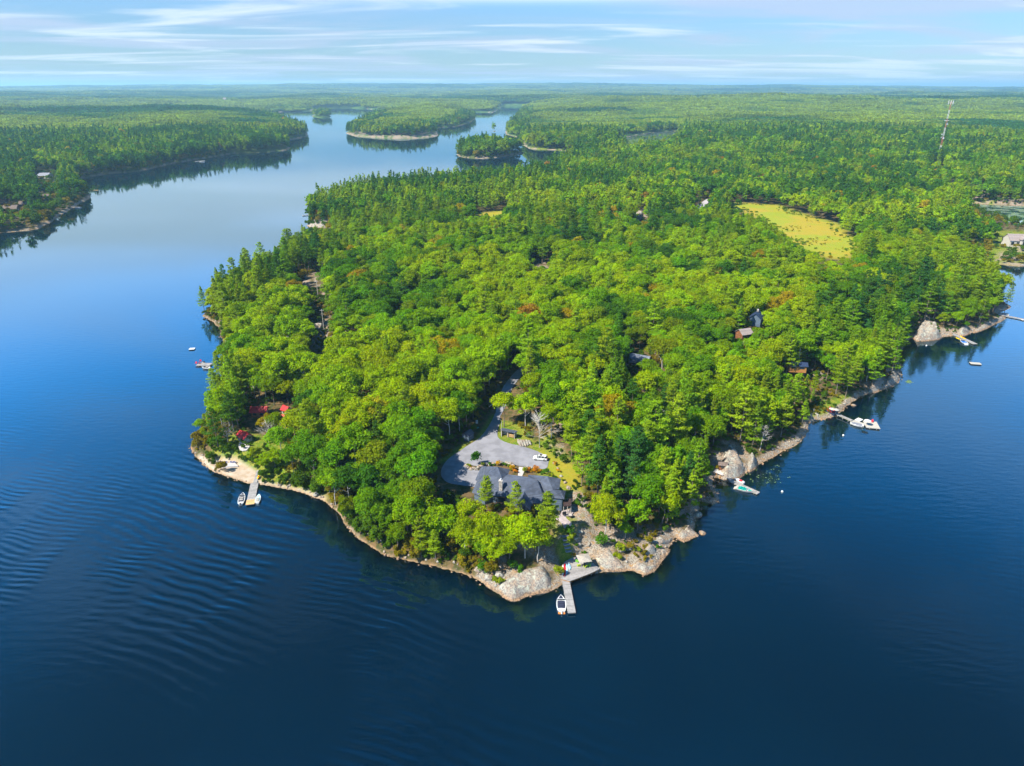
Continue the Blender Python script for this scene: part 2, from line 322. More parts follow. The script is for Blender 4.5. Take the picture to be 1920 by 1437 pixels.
# rock: lichen grey above, orange-brown stain just over the waterline
def rockmat(name):
    m, N, L, o = newmat(name); b = nd(N, 'ShaderNodeBsdfPrincipled'); b.inputs['Roughness'].default_value = .9; b.inputs['Specular IOR Level'].default_value = .15
    ge = nd(N, 'ShaderNodeNewGeometry')
    def noise(sc, det=6, rough=.6):
        n = nd(N, 'ShaderNodeTexNoise'); n.inputs['Scale'].default_value = sc; n.inputs['Detail'].default_value = det; n.inputs['Roughness'].default_value = rough; L.new(ge.outputs['Position'], n.inputs['Vector']); return n.outputs[0]
    def ramp(s, a, b2):
        r = nd(N, 'ShaderNodeMapRange', interpolation_type='SMOOTHSTEP'); r.inputs[1].default_value = a; r.inputs[2].default_value = b2; L.new(s, r.inputs[0]); return r.outputs[0]
    n1, n2, n3 = noise(.45), noise(2.2, 8, .7), noise(.9)
    c = mixc(N, L, ramp(n1, .4, .6), (.30, .23, .17), (.29, .28, .24))
    c = mixc(N, L, ramp(n2, .44, .60), c, (.15, .13, .115))
    c = mixc(N, L, ramp(n3, .55, .63), c, (.36, .36, .285))
    sz = nd(N, 'ShaderNodeSeparateXYZ'); L.new(ge.outputs['Position'], sz.inputs[0])
    zz = nd(N, 'ShaderNodeMath', operation='MULTIPLY_ADD'); L.new(n1, zz.inputs[0]); zz.inputs[1].default_value = -1.6; L.new(sz.outputs[2], zz.inputs[2])
    st = nd(N, 'ShaderNodeMapRange', interpolation_type='SMOOTHSTEP'); st.inputs[1].default_value = -.55; st.inputs[2].default_value = -.05; st.inputs[3].default_value = .85; st.inputs[4].default_value = 0; L.new(zz.outputs[0], st.inputs[0])
    c = mixc(N, L, st.outputs[0], c, mixc(N, L, ramp(n2, .42, .58), (.34, .20, .10), (.13, .085, .055)))
    L.new(c, b.inputs['Base Color'])
    bp = nd(N, 'ShaderNodeBump'); bp.inputs['Strength'].default_value = .8; bp.inputs['Distance'].default_value = .35; L.new(n2, bp.inputs['Height']); L.new(bp.outputs[0], b.inputs['Normal'])
    L.new(b.outputs[0], o.inputs[0]); return m
M['rock'] = rockmat('rock')

# ------------------------------------------------------------------ ground + water sheets
rr = [24.0]
while rr[-1] < 60000:
    r = rr[-1]
    k = 1.018 if r < 95 else 1.0062 if r < 420 else 1.012 if r < 3000 else 1.035
    rr.append(r * k)
rr = np.array(rr); NC = 900
th = np.linspace(R(-60), R(60), NC)
RR, TH = np.meshgrid(rr, th, indexing='ij')
GX = RR * np.sin(TH); GY = RR * np.cos(TH)
GS = shore(GX, GY); GZ = ground(GX, GY, GS)
nr = len(rr)
idx = np.arange(nr * NC).reshape(nr, NC)
F = np.stack([idx[:-1, :-1], idx[:-1, 1:], idx[1:, 1:], idx[1:, :-1]], -1).reshape(-1, 4)
gme = mesh('ground', np.stack([GX, GY, GZ], -1).reshape(-1, 3), F, (), True)
def inpoly(px, z=0.0, soft=2.0):
    P = P2(px, z); c = P.mean(0); r = np.abs(P - c).max() * 1.5 + soft * 2
    w = np.zeros(GX.shape); m = (np.abs(GX - c[0]) < r) & (np.abs(GY - c[1]) < r)
    if m.any():
        a, b = sdpoly(GX[m], GY[m], P); w[m] = np.where(b, 1, 1 - sst(a / soft))
    return w
GD = np.hypot(GX, GY)
nz = fbm(GX / 5, GY / 5, 77, 4); nz2 = fbm(GX / 60, GY / 60, 78, 3)
rimw = np.where((GX < -8) & (GD < 420), .5, 3.0)
rock = sst((rimw * np.clip(GD / 350, 1, 1.25) + 3 * (nz - .5) - GS) / 1.6) * (GS > -2.5)
ROCKP = [([(895,1085),(905,1050),(960,1020),(1050,1040),(1050,985),(1085,940),(1110,1000),(1250,985),(1300,930),(1350,940),(1310,1000),(1215,1085),(1100,1080),(1050,1110),(965,1135)], 2, 2),
 ([(1335,905),(1340,850),(1355,833),(1380,835),(1425,860),(1420,880),(1360,900)], 2, 2), ([(1612,742),(1640,705),(1690,685),(1694,715),(1655,735)], 2, 4), ([(1705,636),(1716,600),(1735,585),(1775,600),(1800,628)], 3, 4),
 ([(588,505),(600,500),(608,560),(598,565)], 9, 3), ([(585,600),(612,595),(618,640),(590,660)], 9, 4), ([(545,520),(575,515),(580,540),(550,545)], 9, 3), ([(1040,800),(1065,810),(1050,850),(1030,830)], 7.5, 2),
 ([(1195,395),(1208,392),(1210,406),(1197,410)], 14, 4), ([(995,478),(1030,478),(1030,492),(995,492)], 14, 5), ([(1500,680),(1540,672),(1540,690),(1505,695)], 8, 4), ([(1828,350),(1850,348),(1846,362),(1830,364)], 8, 12), ([(1815,372),(1860,374),(1915,378),(1915,384),(1820,380)], 2, 6), ([(1760,330),(1800,330),(1800,338),(1760,338)], 12, 20),
 ([(1870,480),(1910,470),(1925,492),(1880,494)], 3, 6), ([(575,425),(630,424),(640,415),(590,412)], 1, 6), ([(648,250),(700,249),(760,251),(820,249),(822,256),(750,262),(670,257)], 1, 8), ([(890,298),(905,288),(950,292),(985,288),(940,297)], 1, 4)]
for p, z, so in ROCKP: rock = np.maximum(rock, inpoly(p, z, so) * sst((nz - .34) * 6) * (GS > -3))
grass = np.zeros(GX.shape)
for p, z, so in [([(395,855),(455,822),(530,850),(560,905),(600,930),(480,898),(430,878)], 1.5, 4), ([(1512,795),(1535,762),(1580,745),(1610,742),(1580,770),(1545,787)], 1.5, 3), ([(1000,835),(1030,825),(1075,880),(1085,925),(1066,935),(1040,890),(1020,850)], 7, 3),
   ([(895,825),(925,780),(925,800),(905,822)], 7, 2), ([(826,866),(880,828),(860,850)], 7, 2), ([(935,825),(940,790),(985,800),(1000,838),(960,835)], 7, 2), ([(1000,850),(1100,1000),(1060,1040),(1040,980)], 4, 3), ([(1770,478),(1880,476),(1880,496),(1820,500)], 1.5, 6), ([(1850,440),(2000,440),(2000,488),(1850,485)], 4, 15), (MEAD, 9, 14), ([(1800,372),(1860,376),(1860,385),(1800,385)], 1, 8), ([(1060,281),(1000,279),(1000,277),(1060,278)], 1, 10), ([(895,395),(945,390),(940,398),(900,402)], 12, 8)]:
    grass = np.maximum(grass, inpoly(p, z, so))
sand = inpoly([(372,858),(400,862),(440,868),(475,885),(485,905),(560,920),(605,935),(600,942),(480,912),(420,896),(380,872)], .4, 2.0)
gold = np.maximum(inpoly(MEAD, 9, 14), inpoly([(895,395),(945,390),(940,398),(900,402)], 12, 8)); gold = np.maximum(gold, .75 * inpoly([(1015,850),(1075,880),(1085,925),(1040,890)], 7, 3))
far = sst((GD - 700) / 1200)
def attr(me, name, arr):
    a = me.color_attributes.new(name, 'FLOAT_COLOR', 'POINT'); a.data.foreach_set('color', np.ascontiguousarray(arr, np.float32).ravel())
attr(gme, 'zone', np.stack([rock, grass, sand, gold], -1).reshape(-1, 4))
attr(gme, 'zone2', np.stack([far, sst(-GS / 2), nz2, far * 0 + 1], -1).reshape(-1, 4))
m, N, L, o = newmat('terrain'); b = nd(N, 'ShaderNodeBsdfPrincipled'); b.inputs['Roughness'].default_value = .95; b.inputs['Specular IOR Level'].default_value = .1
z1 = nd(N, 'ShaderNodeAttribute', attribute_name='zone'); z2 = nd(N, 'ShaderNodeAttribute', attribute_name='zone2')
s1 = nd(N, 'ShaderNodeSeparateColor'); L.new(z1.outputs['Color'], s1.inputs[0]); s2 = nd(N, 'ShaderNodeSeparateColor'); L.new(z2.outputs['Color'], s2.inputs[0])
ge = nd(N, 'ShaderNodeNewGeometry')
def tn(sc, det=6, rough=.6):
    n = nd(N, 'ShaderNodeTexNoise'); n.inputs['Scale'].default_value = sc; n.inputs['Detail'].default_value = det; n.inputs['Roughness'].default_value = rough; L.new(ge.outputs['Position'], n.inputs['Vector']); return n.outputs[0]
def rmp(s, a, b2, c=0., d=1.):
    r = nd(N, 'ShaderNodeMapRange', interpolation_type='SMOOTHSTEP'); r.inputs[1].default_value = a; r.inputs[2].default_value = b2; r.inputs[3].default_value = c; r.inputs[4].default_value = d; L.new(s, r.inputs[0]); return r.outputs[0]
nA, nB, nC = tn(.5), tn(2.5, 8, .7), tn(.012, 6)
soil = mixc(N, L, rmp(nA, .4, .6), (.05, .055, .015), (.13, .085, .04))
fcol = mixc(N, L, rmp(nC, .35, .65), (.035, .085, .018), (.07, .13, .02))
c = mixc(N, L, s2.outputs[0], soil, fcol)
gc = mixc(N, L, rmp(nA, .42, .58), (.11, .17, .010), (.22, .21, .03)); gc = mixc(N, L, rmp(nB, .45, .62), gc, (.07, .12, .010))
c = mixc(N, L, s1.outputs[1], c, gc)
gd = mixc(N, L, rmp(tn(.028, 7, .65), .42, .58), (.23, .26, .016), (.31, .24, .022)); gd = mixc(N, L, rmp(tn(.25, 5), .55, .8), gd, (.16, .19, .015)); c = mixc(N, L, z1.outputs['Alpha'], c, gd)
sc_ = mixc(N, L, rmp(nA, .4, .6), (.42, .34, .26), (.36, .27, .18)); c = mixc(N, L, s1.outputs[2], c, sc_)
rc = mixc(N, L, rmp(nA, .4, .6), (.32, .235, .165), (.28, .26, .22)); rc = mixc(N, L, rmp(nB, .44, .58), rc, (.14, .11, .08)); rc = mixc(N, L, rmp(tn(.9), .55, .62), rc, (.28, .17, .08))
c = mixc(N, L, s1.outputs[0], c, rc)
sz = nd(N, 'ShaderNodeSeparateXYZ'); L.new(ge.outputs['Position'], sz.inputs[0])
c = mixc(N, L, rmp(sz.outputs[2], .05, .45, .6, 0.), c, mixc(N, L, rmp(nA, .4, .6), (.16, .11, .06), (.34, .21, .11)))
c = mixc(N, L, rmp(sz.outputs[2], -.35, -.02, 1., 0.), c, (.13, .085, .02))
L.new(c, b.inputs['Base Color'])
bp = nd(N, 'ShaderNodeBump'); bp.inputs['Strength'].default_value = .7; bp.inputs['Distance'].default_value = .4; L.new(nB, bp.inputs['Height']); L.new(bp.outputs[0], b.inputs['Normal'])
L.new(b.outputs[0], o.inputs[0]); gme.materials.append(m)
g_o = link('ground', gme); tag(g_o, 'forested and rocky land around the lake', 'ground', kind='structure')

# water
keep = (GS < 9 * np.clip(GD / 300, 1, 20))
kf = keep.reshape(-1)[F].any(1); WF = F[kf]; used = np.unique(WF); remap = np.full(nr * NC, -1); remap[used] = np.arange(len(used))
wv = np.stack([GX, GY, np.zeros_like(GX)], -1).reshape(-1, 3)[used]
wme = mesh('water', wv, remap[WF], (), True)
dep = np.clip(-GZ, 0, 9).reshape(-1)[used]
op = np.clip(1 - np.exp(-dep * 1.0), 0.1, 1)
ponds = np.zeros(GX.shape)
for P in POND:
    a_, b_ = sdpoly(GX, GY, P); ponds = np.maximum(ponds, b_ * 1.0)
# wind: calm at the shores, wake ripples over the near open water at the west
attr(wme, 'wat', np.stack([op, ponds.reshape(-1)[used], op * 0, op * 0 + 1], -1))
m, N, L, o = newmat('lake_water')
wa = nd(N, 'ShaderNodeAttribute', attribute_name='wat'); sw = nd(N, 'ShaderNodeSeparateColor'); L.new(wa.outputs['Color'], sw.inputs[0])
ge = nd(N, 'ShaderNodeNewGeometry')
body = nd(N, 'ShaderNodeBsdfDiffuse')
bc = mixc(N, L, rmp(tn(.006, 3), .35, .65), (.0, .006, .015), (.0, .009, .021))
lily = mixc(N, L, rmp(tn(.09, 5), .45, .55), (.02, .05, .05), (.22, .30, .20))
bc = mixc(N, L, sw.outputs[1], bc, lily); L.new(bc, body.inputs[0])
tr_ = nd(N, 'ShaderNodeBsdfTransparent'); tr_.inputs[0].default_value = (.75, .8, .6, 1)
mx = nd(N, 'ShaderNodeMixShader'); L.new(sw.outputs[0], mx.inputs[0]); L.new(tr_.outputs[0], mx.inputs[1]); L.new(body.outputs[0], mx.inputs[2])
gl = nd(N, 'ShaderNodeBsdfGlossy'); gl.inputs['Roughness'].default_value = .045; gl.inputs[0].default_value = (.76, .95, 1, 1)
# ripples
def wave(dirz, scale, dist, dsc, mask_lo, mask_hi, msc, off):
    mp = nd(N, 'ShaderNodeMapping'); mp.inputs['Rotation'].default_value = (0, 0, dirz); L.new(ge.outputs['Position'], mp.inputs[0])
    w = nd(N, 'ShaderNodeTexWave', wave_type='BANDS', bands_direction='Y'); w.inputs['Scale'].default_value = scale; w.inputs['Distortion'].default_value = dist; w.inputs['Detail'].default_value = 2; w.inputs['Detail Scale'].default_value = dsc
    L.new(mp.outputs[0], w.inputs['Vector'])
    mp2 = nd(N, 'ShaderNodeMapping'); mp2.inputs['Location'].default_value = (off, off * .7, 0); mp2.inputs['Rotation'].default_value = (0, 0, -.5); mp2.inputs['Scale'].default_value = (1, .35, 1); L.new(ge.outputs['Position'], mp2.inputs[0])
    n = nd(N, 'ShaderNodeTexNoise'); n.inputs['Scale'].default_value = msc; n.inputs['Detail'].default_value = 3; L.new(mp2.outputs[0], n.inputs['Vector'])
    k = rmp(n.outputs[0], mask_lo, mask_hi)
    mu = nd(N, 'ShaderNodeMath', operation='MULTIPLY'); L.new(w.outputs['Fac'], mu.inputs[0]); L.new(k, mu.inputs[1]); return mu.outputs[0]
def madd(a, b2, k):
    q = nd(N, 'ShaderNodeMath', operation='MULTIPLY_ADD'); L.new(b2, q.inputs[0]); q.inputs[1].default_value = k
    if isinstance(a, float): q.inputs[2].default_value = a
    else: L.new(a, q.inputs[2])
    return q.outputs[0]
sxp = nd(N, 'ShaderNodeSeparateXYZ'); L.new(ge.outputs['Position'], sxp.inputs[0])
west = rmp(sxp.outputs[0], -20., 60., 1., .10)
wy = rmp(sxp.outputs[1], 150., 260., 1., .06); wq = nd(N, 'ShaderNodeMath', operation='MULTIPLY'); L.new(west, wq.inputs[0]); L.new(wy, wq.inputs[1]); west = wq.outputs[0]
wv1 = wave(R(24), .10, 9.0, .30, .42, .64, .03, 3.0)
wv2 = wave(R(14), .14, 9.0, .35, .46, .66, .045, 40.0)
wv1 = madd(wv1, wv2, .8)
h = nd(N, 'ShaderNodeMath', operation='MULTIPLY'); L.new(wv1, h.inputs[0]); L.new(west, h.inputs[1])
mpn = nd(N, 'ShaderNodeMapping'); mpn.inputs['Scale'].default_value = (.35, 1, 1); mpn.inputs['Rotation'].default_value = (0, 0, .15); L.new(ge.outputs['Position'], mpn.inputs[0])
nn = nd(N, 'ShaderNodeTexNoise'); nn.inputs['Scale'].default_value = .55; nn.inputs['Detail'].default_value = 4; L.new(mpn.outputs[0], nn.inputs['Vector'])
hh = madd(madd(0.0, nn.outputs[0], .09), h.outputs[0], .15)
calm = rmp(sxp.outputs[1], 260., 620., 1., .12); hq = nd(N, 'ShaderNodeMath', operation='MULTIPLY'); L.new(hh, hq.inputs[0]); L.new(calm, hq.inputs[1]); hh = hq.outputs[0]
bp = nd(N, 'ShaderNodeBump'); bp.inputs['Strength'].default_value = .5; bp.inputs['Distance'].default_value = 1.0; L.new(hh, bp.inputs['Height'])
L.new(bp.outputs[0], gl.inputs['Normal'])
fr = nd(N, 'ShaderNodeFresnel'); fr.inputs['IOR'].default_value = 2.0; L.new(bp.outputs[0], fr.inputs['Normal'])
fm = nd(N, 'ShaderNodeMixShader'); L.new(fr.outputs[0], fm.inputs[0]); L.new(mx.outputs[0], fm.inputs[1]); L.new(gl.outputs[0], fm.inputs[2])
L.new(fm.outputs[0], o.inputs[0]); wme.materials.append(m)
tag(link('water', wme), 'deep blue lake with faint ripples and tree reflections', 'lake', kind='structure')

# ------------------------------------------------------------------ tree prototypes
def leaves(cen, nrm, sx, sy, r):
    n = len(cen); nrm = nrm / (np.linalg.norm(nrm, axis=1, keepdims=True) + 1e-9)
    a = r.normal(size=(n, 3)); t = np.cross(nrm, a); t /= np.linalg.norm(t, axis=1, keepdims=True) + 1e-9
    b_ = np.cross(nrm, t); sx = np.asarray(sx).reshape(-1, 1) * np.ones((n, 1)); sy = np.asarray(sy).reshape(-1, 1) * np.ones((n, 1))
    v = np.stack([cen - t * sx - b_ * sy * .4, cen + t * sx * .2 - b_ * sy, cen + t * sx + b_ * sy * .4, cen - t * sx * .3 + b_ * sy], 1).reshape(-1, 3)
    return v, np.arange(4 * n).reshape(n, 4)
def unit(r, n):
    d = r.normal(size=(n, 3)); return d / np.linalg.norm(d, axis=1, keepdims=True)
def leafmesh(name, cen, nrm, sx, sy, r, m, gain=None, hue=.10):
    v, f = leaves(cen, nrm, sx, sy, r)
    me = mesh(name, v, f, [m])
    n = len(cen); g = r.uniform(.78, 1.22, n) if gain is None else gain * r.uniform(.85, 1.15, n)
    h_ = r.uniform(-hue, hue, n)
    col = np.stack([g * (1 + h_ * 1.5), g, g * (1 - h_), np.ones(n)], -1)
    attr(me, 'leafv', np.repeat(col, 4, 0)); return me
def crown_round(seed, nl=30, per=120, size=.30, H=1.0, Rr=.34, base=.30, flat=.8, airy=0.0):
    """a unit-height broadleaf crown: leafy lobes over an uneven dome"""
    r = np.random.default_rng(seed); cs = []; ns = []; gs = []
    cz = (base + 1) / 2; hz = (1 - base) / 2; sk = r.normal(size=(3, 3)) * np.array([.15, .15, .05]) * Rr; sq = r.uniform(.8, 1.15, 2)
    for i in range(nl):
        u = unit(r, 1)[0]
        if u[2] < -.35: u[2] *= -.6
        k = r.uniform(.62, .95) if i > nl * .25 else r.uniform(.2, .6)
        lr = Rr * r.uniform(.15, .42) * (1.15 if i <= nl * .25 else 1)
        c = np.array([u[0] * Rr * k, u[1] * Rr * k, cz + u[2] * hz * k * .92]); c[:2] *= (1.0 - .25 * max(0, (c[2] - cz) / hz)) * sq; c += sk[i % 3]
        m_ = int(per * 1.15 * (lr / (Rr * .36)) ** 2 * (1 - airy * r.uniform(0, 1)))
        d = unit(r, m_); d[:, 2] = np.where(d[:, 2] < -.25, -d[:, 2], d[:, 2])
        p = c + d * lr * np.array([1, 1, flat]) * r.uniform(.72, 1.08, (m_, 1))
        cs.append(p); ns.append(d + r.normal(size=(m_, 3)) * .55); gs.append(np.full(m_, r.uniform(.86, 1.14)))
    return np.vstack(cs), np.vstack(ns), np.concatenate(gs), r
def trunk_mesh(name, h, r0, m, seed, limbs=5, base=.3, spread=.22, top=.82, lean=0.02, nseg=6):
    r = random.Random(seed); b_ = MB(); pts = [Vector((0, 0, -.03 * h))]
    for i in range(1, nseg + 1): pts.append(Vector((r.uniform(-lean, lean) * h, r.uniform(-lean, lean) * h, top * h * i / nseg)))
    for i in range(nseg): b_.tube(pts[i], pts[i + 1], r0 * (1 - .85 * i / nseg), r0 * (1 - .85 * (i + 1) / nseg), 6, cap=False)
    for k in range(limbs):
        t = r.uniform(base, top * .9); a = r.uniform(0, 6.28); p0 = Vector((0, 0, t * h)); L_ = spread * h * r.uniform(.6, 1.1)
        p1 = p0 + Vector((math.cos(a) * L_ * .6, math.sin(a) * L_ * .6, L_ * .45)); p2 = p1 + Vector((math.cos(a + .4) * L_ * .4, math.sin(a + .4) * L_ * .4, L_ * .4))
        b_.tube(p0, p1, r0 * .32, r0 * .2, 5, cap=False); b_.tube(p1, p2, r0 * .2, r0 * .06, 5, cap=False)
    return mesh(name, b_.v, b_.f, [m], True, b_.m)
def broad(seed, h, Rr, lod=0, base=.30, airy=0):
    if lod == 0: c, n, g, r = crown_round(seed, 54, 115, H=1, Rr=Rr / h, base=base, airy=airy); s = .25
    else: c, n, g, r = crown_round(seed, 22, 36, H=1, Rr=Rr / h, base=base); s = .62
    return leafmesh('crown', c * h, n, s * r.uniform(.7, 1.25, len(c)), s * r.uniform(.7, 1.2, len(c)), r, M['leaf'], g)
def pine(seed, h, Rr, lod=0, base=.28, spire=0.0):
    r = np.random.default_rng(seed); cs = []; ns = []; gs = []
    nb = int((h * (3.0 if lod == 0 else 1.9)))
    for i in range(nb):
        t = (i + r.uniform(0, 1)) / nb; z = base + (1 - base) * t
        prof = (1 - t) ** (.52 if not spire else 1.0) * (.62 + .38 * min(1, t * 4 + .2))
        if r.uniform() < .14: continue
        Lb = Rr * prof * r.uniform(.5, 1.25) + .3; a = i * 2.4 + r.uniform(-.5, .5)
        up = r.uniform(.02, .3) * (1 - spire) - .15 * spire
        m_ = int((22 if lod == 0 else 6) + (44 if lod == 0 else 9) * Lb / 3)
        q = r.uniform(.25, 1, m_) ** .75; wd = .18 * Lb + .32
        x = q * Lb; y = r.normal(size=m_) * wd * (1.15 - .6 * q); zz = z * h + q * Lb * up + r.normal(size=m_) * .17 + .25 * q * q
        p = np.stack([x * math.cos(a) - y * math.sin(a), x * math.sin(a) + y * math.cos(a), zz], -1)
        d = np.stack([math.cos(a) * .35 + 0 * x, math.sin(a) * .35 + 0 * x, 1 + 0 * x], -1) + r.normal(size=(m_, 3)) * .5
        cs.append(p); ns.append(d); gs.append(np.full(m_, r.uniform(.85, 1.15)))
    c = np.vstack(cs); s = .26 if lod == 0 else .62
    return leafmesh('crown', c, np.vstack(ns), s * r.uniform(.8, 1.4, len(c)), s * r.uniform(.4, .75, len(c)), r, M['needle'], np.concatenate(gs), .06)
def joined(name, a, b_):                       # crown + trunk in one mesh, for the uncounted forest
    va = np.zeros(len(a.vertices) * 3, np.float32); a.vertices.foreach_get('co', va); vb = np.array([v.co[:] for v in b_.vertices], np.float32)
    fa = [tuple(p.vertices) for p in a.polygons]; k = len(a.vertices); fb = [tuple(k + i for i in p.vertices) for p in b_.polygons]
    me = mesh(name, np.vstack([va.reshape(-1, 3), vb]), fa + fb, [a.materials[0], b_.materials[0]], False, [0] * len(fa) + [1] * len(fb))
    ca = np.zeros(k * 4, np.float32); a.color_attributes['leafv'].data.foreach_get('color', ca)
    attr(me, 'leafv', np.vstack([ca.reshape(-1, 4), np.ones((len(vb), 4), np.float32)])); return me
BR = []; PI = []     # (crown, trunk, height, radius)
for i, (h_, r_, b0, ai) in enumerate([(15, 5.2, .24, 0), (16, 4.8, .28, .15), (14, 5.6, .22, 0), (17, 5.0, .3, .3), (13, 4.4, .2, 0), (15, 4.6, .3, .4), (16, 5.8, .25, .1), (12, 4.2, .15, 0)]):
    BR.append((broad(100 + i, h_, r_, 0, b0, ai), trunk_mesh('trunk', h_, .24, M['bark'] if i % 3 else M['paleb'], i), h_, r_))
for i, (h_, r_, b0, s_) in enumerate([(20, 4.4, .25, 0), (22, 4.0, .32, 0), (18, 3.8, .2, .3), (21, 4.8, .35, 0), (17, 4.2, .2, .2), (19, 3.8, .3, .3)]):
    PI.append((pine(200 + i, h_, r_, 0, b0, s_), trunk_mesh('trunk', h_, .24, M['bark'], 50 + i, limbs=0, top=.97, lean=.004), h_, r_))
pc = bpy.data.collections.new('forest_tree_kinds')      # sources of the forest's copies, not in the scene
def src(me): o = bpy.data.objects.new(f'forest_kind_{len(pc.objects):02d}', me); pc.objects.link(o)
for c_, t_, h_, r_ in BR: src(joined('forest_broadleaf', c_, t_))                 # 0-7
for c_, t_, h_, r_ in PI: src(joined('forest_pine', c_, t_))                      # 8-13
for i in range(4): src(broad(300 + i, 15, 5.2, 1))                                # 14-17
for i in range(3): src(pine(320 + i, 20, 4.0, 1, .2, i * .4))                     # 18-20
def grove(seed, kind):
    r = np.random.default_rng(seed); cs = []; ns = []; gs = []
    for k in range(44):
        x, y = r.uniform(-26, 26, 2); hh = r.uniform(9, 15) if kind == 0 else r.uniform(11, 19); rad = r.uniform(4, 6) if kind == 0 else r.uniform(2.5, 4)
        d = unit(r, 26); d[:, 2] = np.abs(d[:, 2]); p = np.array([x, y, hh - rad]) + d * rad * np.array([1, 1, 1.0 if kind == 0 else 1.9])
        cs.append(p); ns.append(d + r.normal(size=(26, 3)) * .4); gs.append(np.full(26, r.uniform(.7, 1.25)))
    c = np.vstack(cs); return leafmesh('grove', c, np.vstack(ns), 1.9, 1.9, r, M['leaf'], np.concatenate(gs))
for i in range(4): src(grove(340 + i, i % 2))                                     # 21-24
def shrubm(seed, R_=1.3, h=1.6, per=60, s=.16):
    c, n, g, r = crown_round(seed, 9, per, Rr=R_, base=0.0); c = c * np.array([1, 1, h]); return leafmesh('shrub', c, n, s, s, r, M['leaf'], g)
SHR = [shrubm(360 + i, R_, h_) for i, (R_, h_) in enumerate([(1.3, 1.8), (1.0, 1.2), (1.7, 2.4)])]
for s_ in SHR: src(s_)                                                            # 25-27
def stone_mesh(seed, sub=2, jag=.35):
    import bmesh
    bm = bmesh.new(); bmesh.ops.create_icosphere(bm, subdivisions=sub, radius=1)
    r = random.Random(seed); o_ = Vector((r.uniform(0, 50), r.uniform(0, 50), r.uniform(0, 50)))
    from mathutils import noise
    for v in bm.verts:
        k = 1 + jag * noise.noise(v.co * 1.1 + o_) + jag * .4 * noise.noise(v.co * 3.1 + o_)
        v.co *= k
        v.co.z = round(v.co.z * 2.2) / 2.2 * .5 + v.co.z * .5
    me = bpy.data.meshes.new('stone'); bm.to_mesh(me); bm.free(); me.materials.append(M['rock']); return me
STN = [stone_mesh(i) for i in range(5)]
for s_ in STN: src(s_)                                                            # 28-32

# ------------------------------------------------------------------ what must stay in view (photo pixels): outlines of clearings, buildings, shores
KEEP = []
def keep_poly(px, step=5, zt=0.0):
    P = np.array(px, float); x0, y0 = P.min(0); x1, y1 = P.max(0)
    X, Y = np.meshgrid(np.arange(x0, x1, step), np.arange(y0, y1, step)); a, b_ = sdpoly(X, Y, P)
    pts = list(zip(X[b_], Y[b_])) + px
    for x, y in pts: q = at(x, y, zt); KEEP.append((x, y, proj(q.x, q.y, zt)[2]))
def keep_line(px, step=4, zt=0.0, up=0):
    for (a, b_), (c_, d_) in zip(px[:-1], px[1:]):
        n = max(1, int(math.hypot(c_ - a, d_ - b_) / step))
        for i in range(n + 1):
            x = a + (c_ - a) * i / n; y = b_ + (d_ - b_) * i / n - up; q = at(x, y + up, zt); KEEP.append((x, y, proj(q.x, q.y, zt)[2]))
keep_poly([(826,910),(823,885),(845,858),(880,835),(905,815),(924,780),(940,776),(944,800),(985,835),(1030,850),(1072,900),(1066,935),(1062,950),(975,960),(920,925),(888,935)], 5, 8)
keep_poly([(875,845),(865,815),(890,800),(925,760),(912,752),(930,745),(945,770),(1000,800),(1060,830),(1080,880),(1040,860)], 6, 8)
keep_poly([(1040,952),(1080,940),(1100,985),(1120,1050),(1105,1085),(1045,1110),(1020,1080),(1052,1040),(1066,1005),(1040,985)], 5, 3)
keep_poly([(905,1085),(935,1065),(1010,1060),(1035,1095),(965,1125),(930,1105)], 5, 1)
keep_poly([(1110,1020),(1180,1010),(1250,1000),(1300,980),(1300,1000),(1240,1045),(1210,1075),(1120,1070)], 5, 1)
keep_line([(800,1054),(900,1078)], 6, 0, 1)
keep_line([(1262,998),(1298,985),(1303,955),(1318,938),(1340,938)], 4, 0, 4)
keep_poly([(372,862),(400,845),(440,845),(475,868),(520,895),(600,928),(600,938),(480,912),(430,895)], 5, .5)
keep_poly([(450,830),(475,765),(505,765),(548,762),(550,800),(520,815),(480,835)], 5, 4); keep_poly([(450,806),(476,806),(480,850),(448,848)], 4, 3)
keep_poly([(1340,895),(1347,840),(1372,835),(1420,858),(1420,880),(1350,905)], 5, 1)
keep_line([(1400,880),(1470,840),(1515,806),(1530,784),(1567,778),(1600,746),(1655,728),(1688,712)], 4, 0, 4)
keep_poly([(1512,792),(1540,765),(1580,748),(1600,748),(1565,780)], 5, 1)
keep_poly([(1625,728),(1650,700),(1688,697),(1688,715)], 5, 1)
keep_poly([(1712,632),(1722,600),(1745,598),(1765,622),(1800,625),(1850,612),(1880,596),(1870,588),(1895,574),(1880,568),(1868,590),(1800,622)], 5, 1)
keep_poly([(1186,652),(1216,650),(1218,675),(1188,680)], 4, 14); keep_poly([(1402,585),(1428,583),(1430,612),(1405,615)], 4, 16); keep_poly([(1383,615),(1405,615),(1405,650),(1388,640)], 4, 14); keep_poly([(1470,682),(1510,682),(1530,692),(1500,700)], 4, 12)
keep_poly([(1376,385),(1400,386),(1454,390),(1475,399),(1557,424),(1600,452),(1598,472),(1565,480),(1545,476),(1500,452),(1440,410)], 5, 10)
keep_poly([(1876,432),(1925,432),(1925,466),(1876,462)], 4, 8); keep_poly([(1885,480),(1925,486),(1925,496),(1885,494)], 4, 1); keep_poly([(1825,384),(1925,388),(1925,420),(1880,412)], 5, 0)
keep_poly([(70,318),(105,318),(105,337),(70,337)], 3, 12); keep_poly([(4,384),(50,381),(58,390),(10,396)], 3, 10); keep_poly([(80,360),(100,360),(100,376),(80,376)], 3, 12)
keep_line([(0,432),(70,427),(110,402),(150,376),(168,369)], 4, 0, 4); keep_line([(150,333),(260,321),(330,305),(440,287),(540,281)], 4, 0, 2)
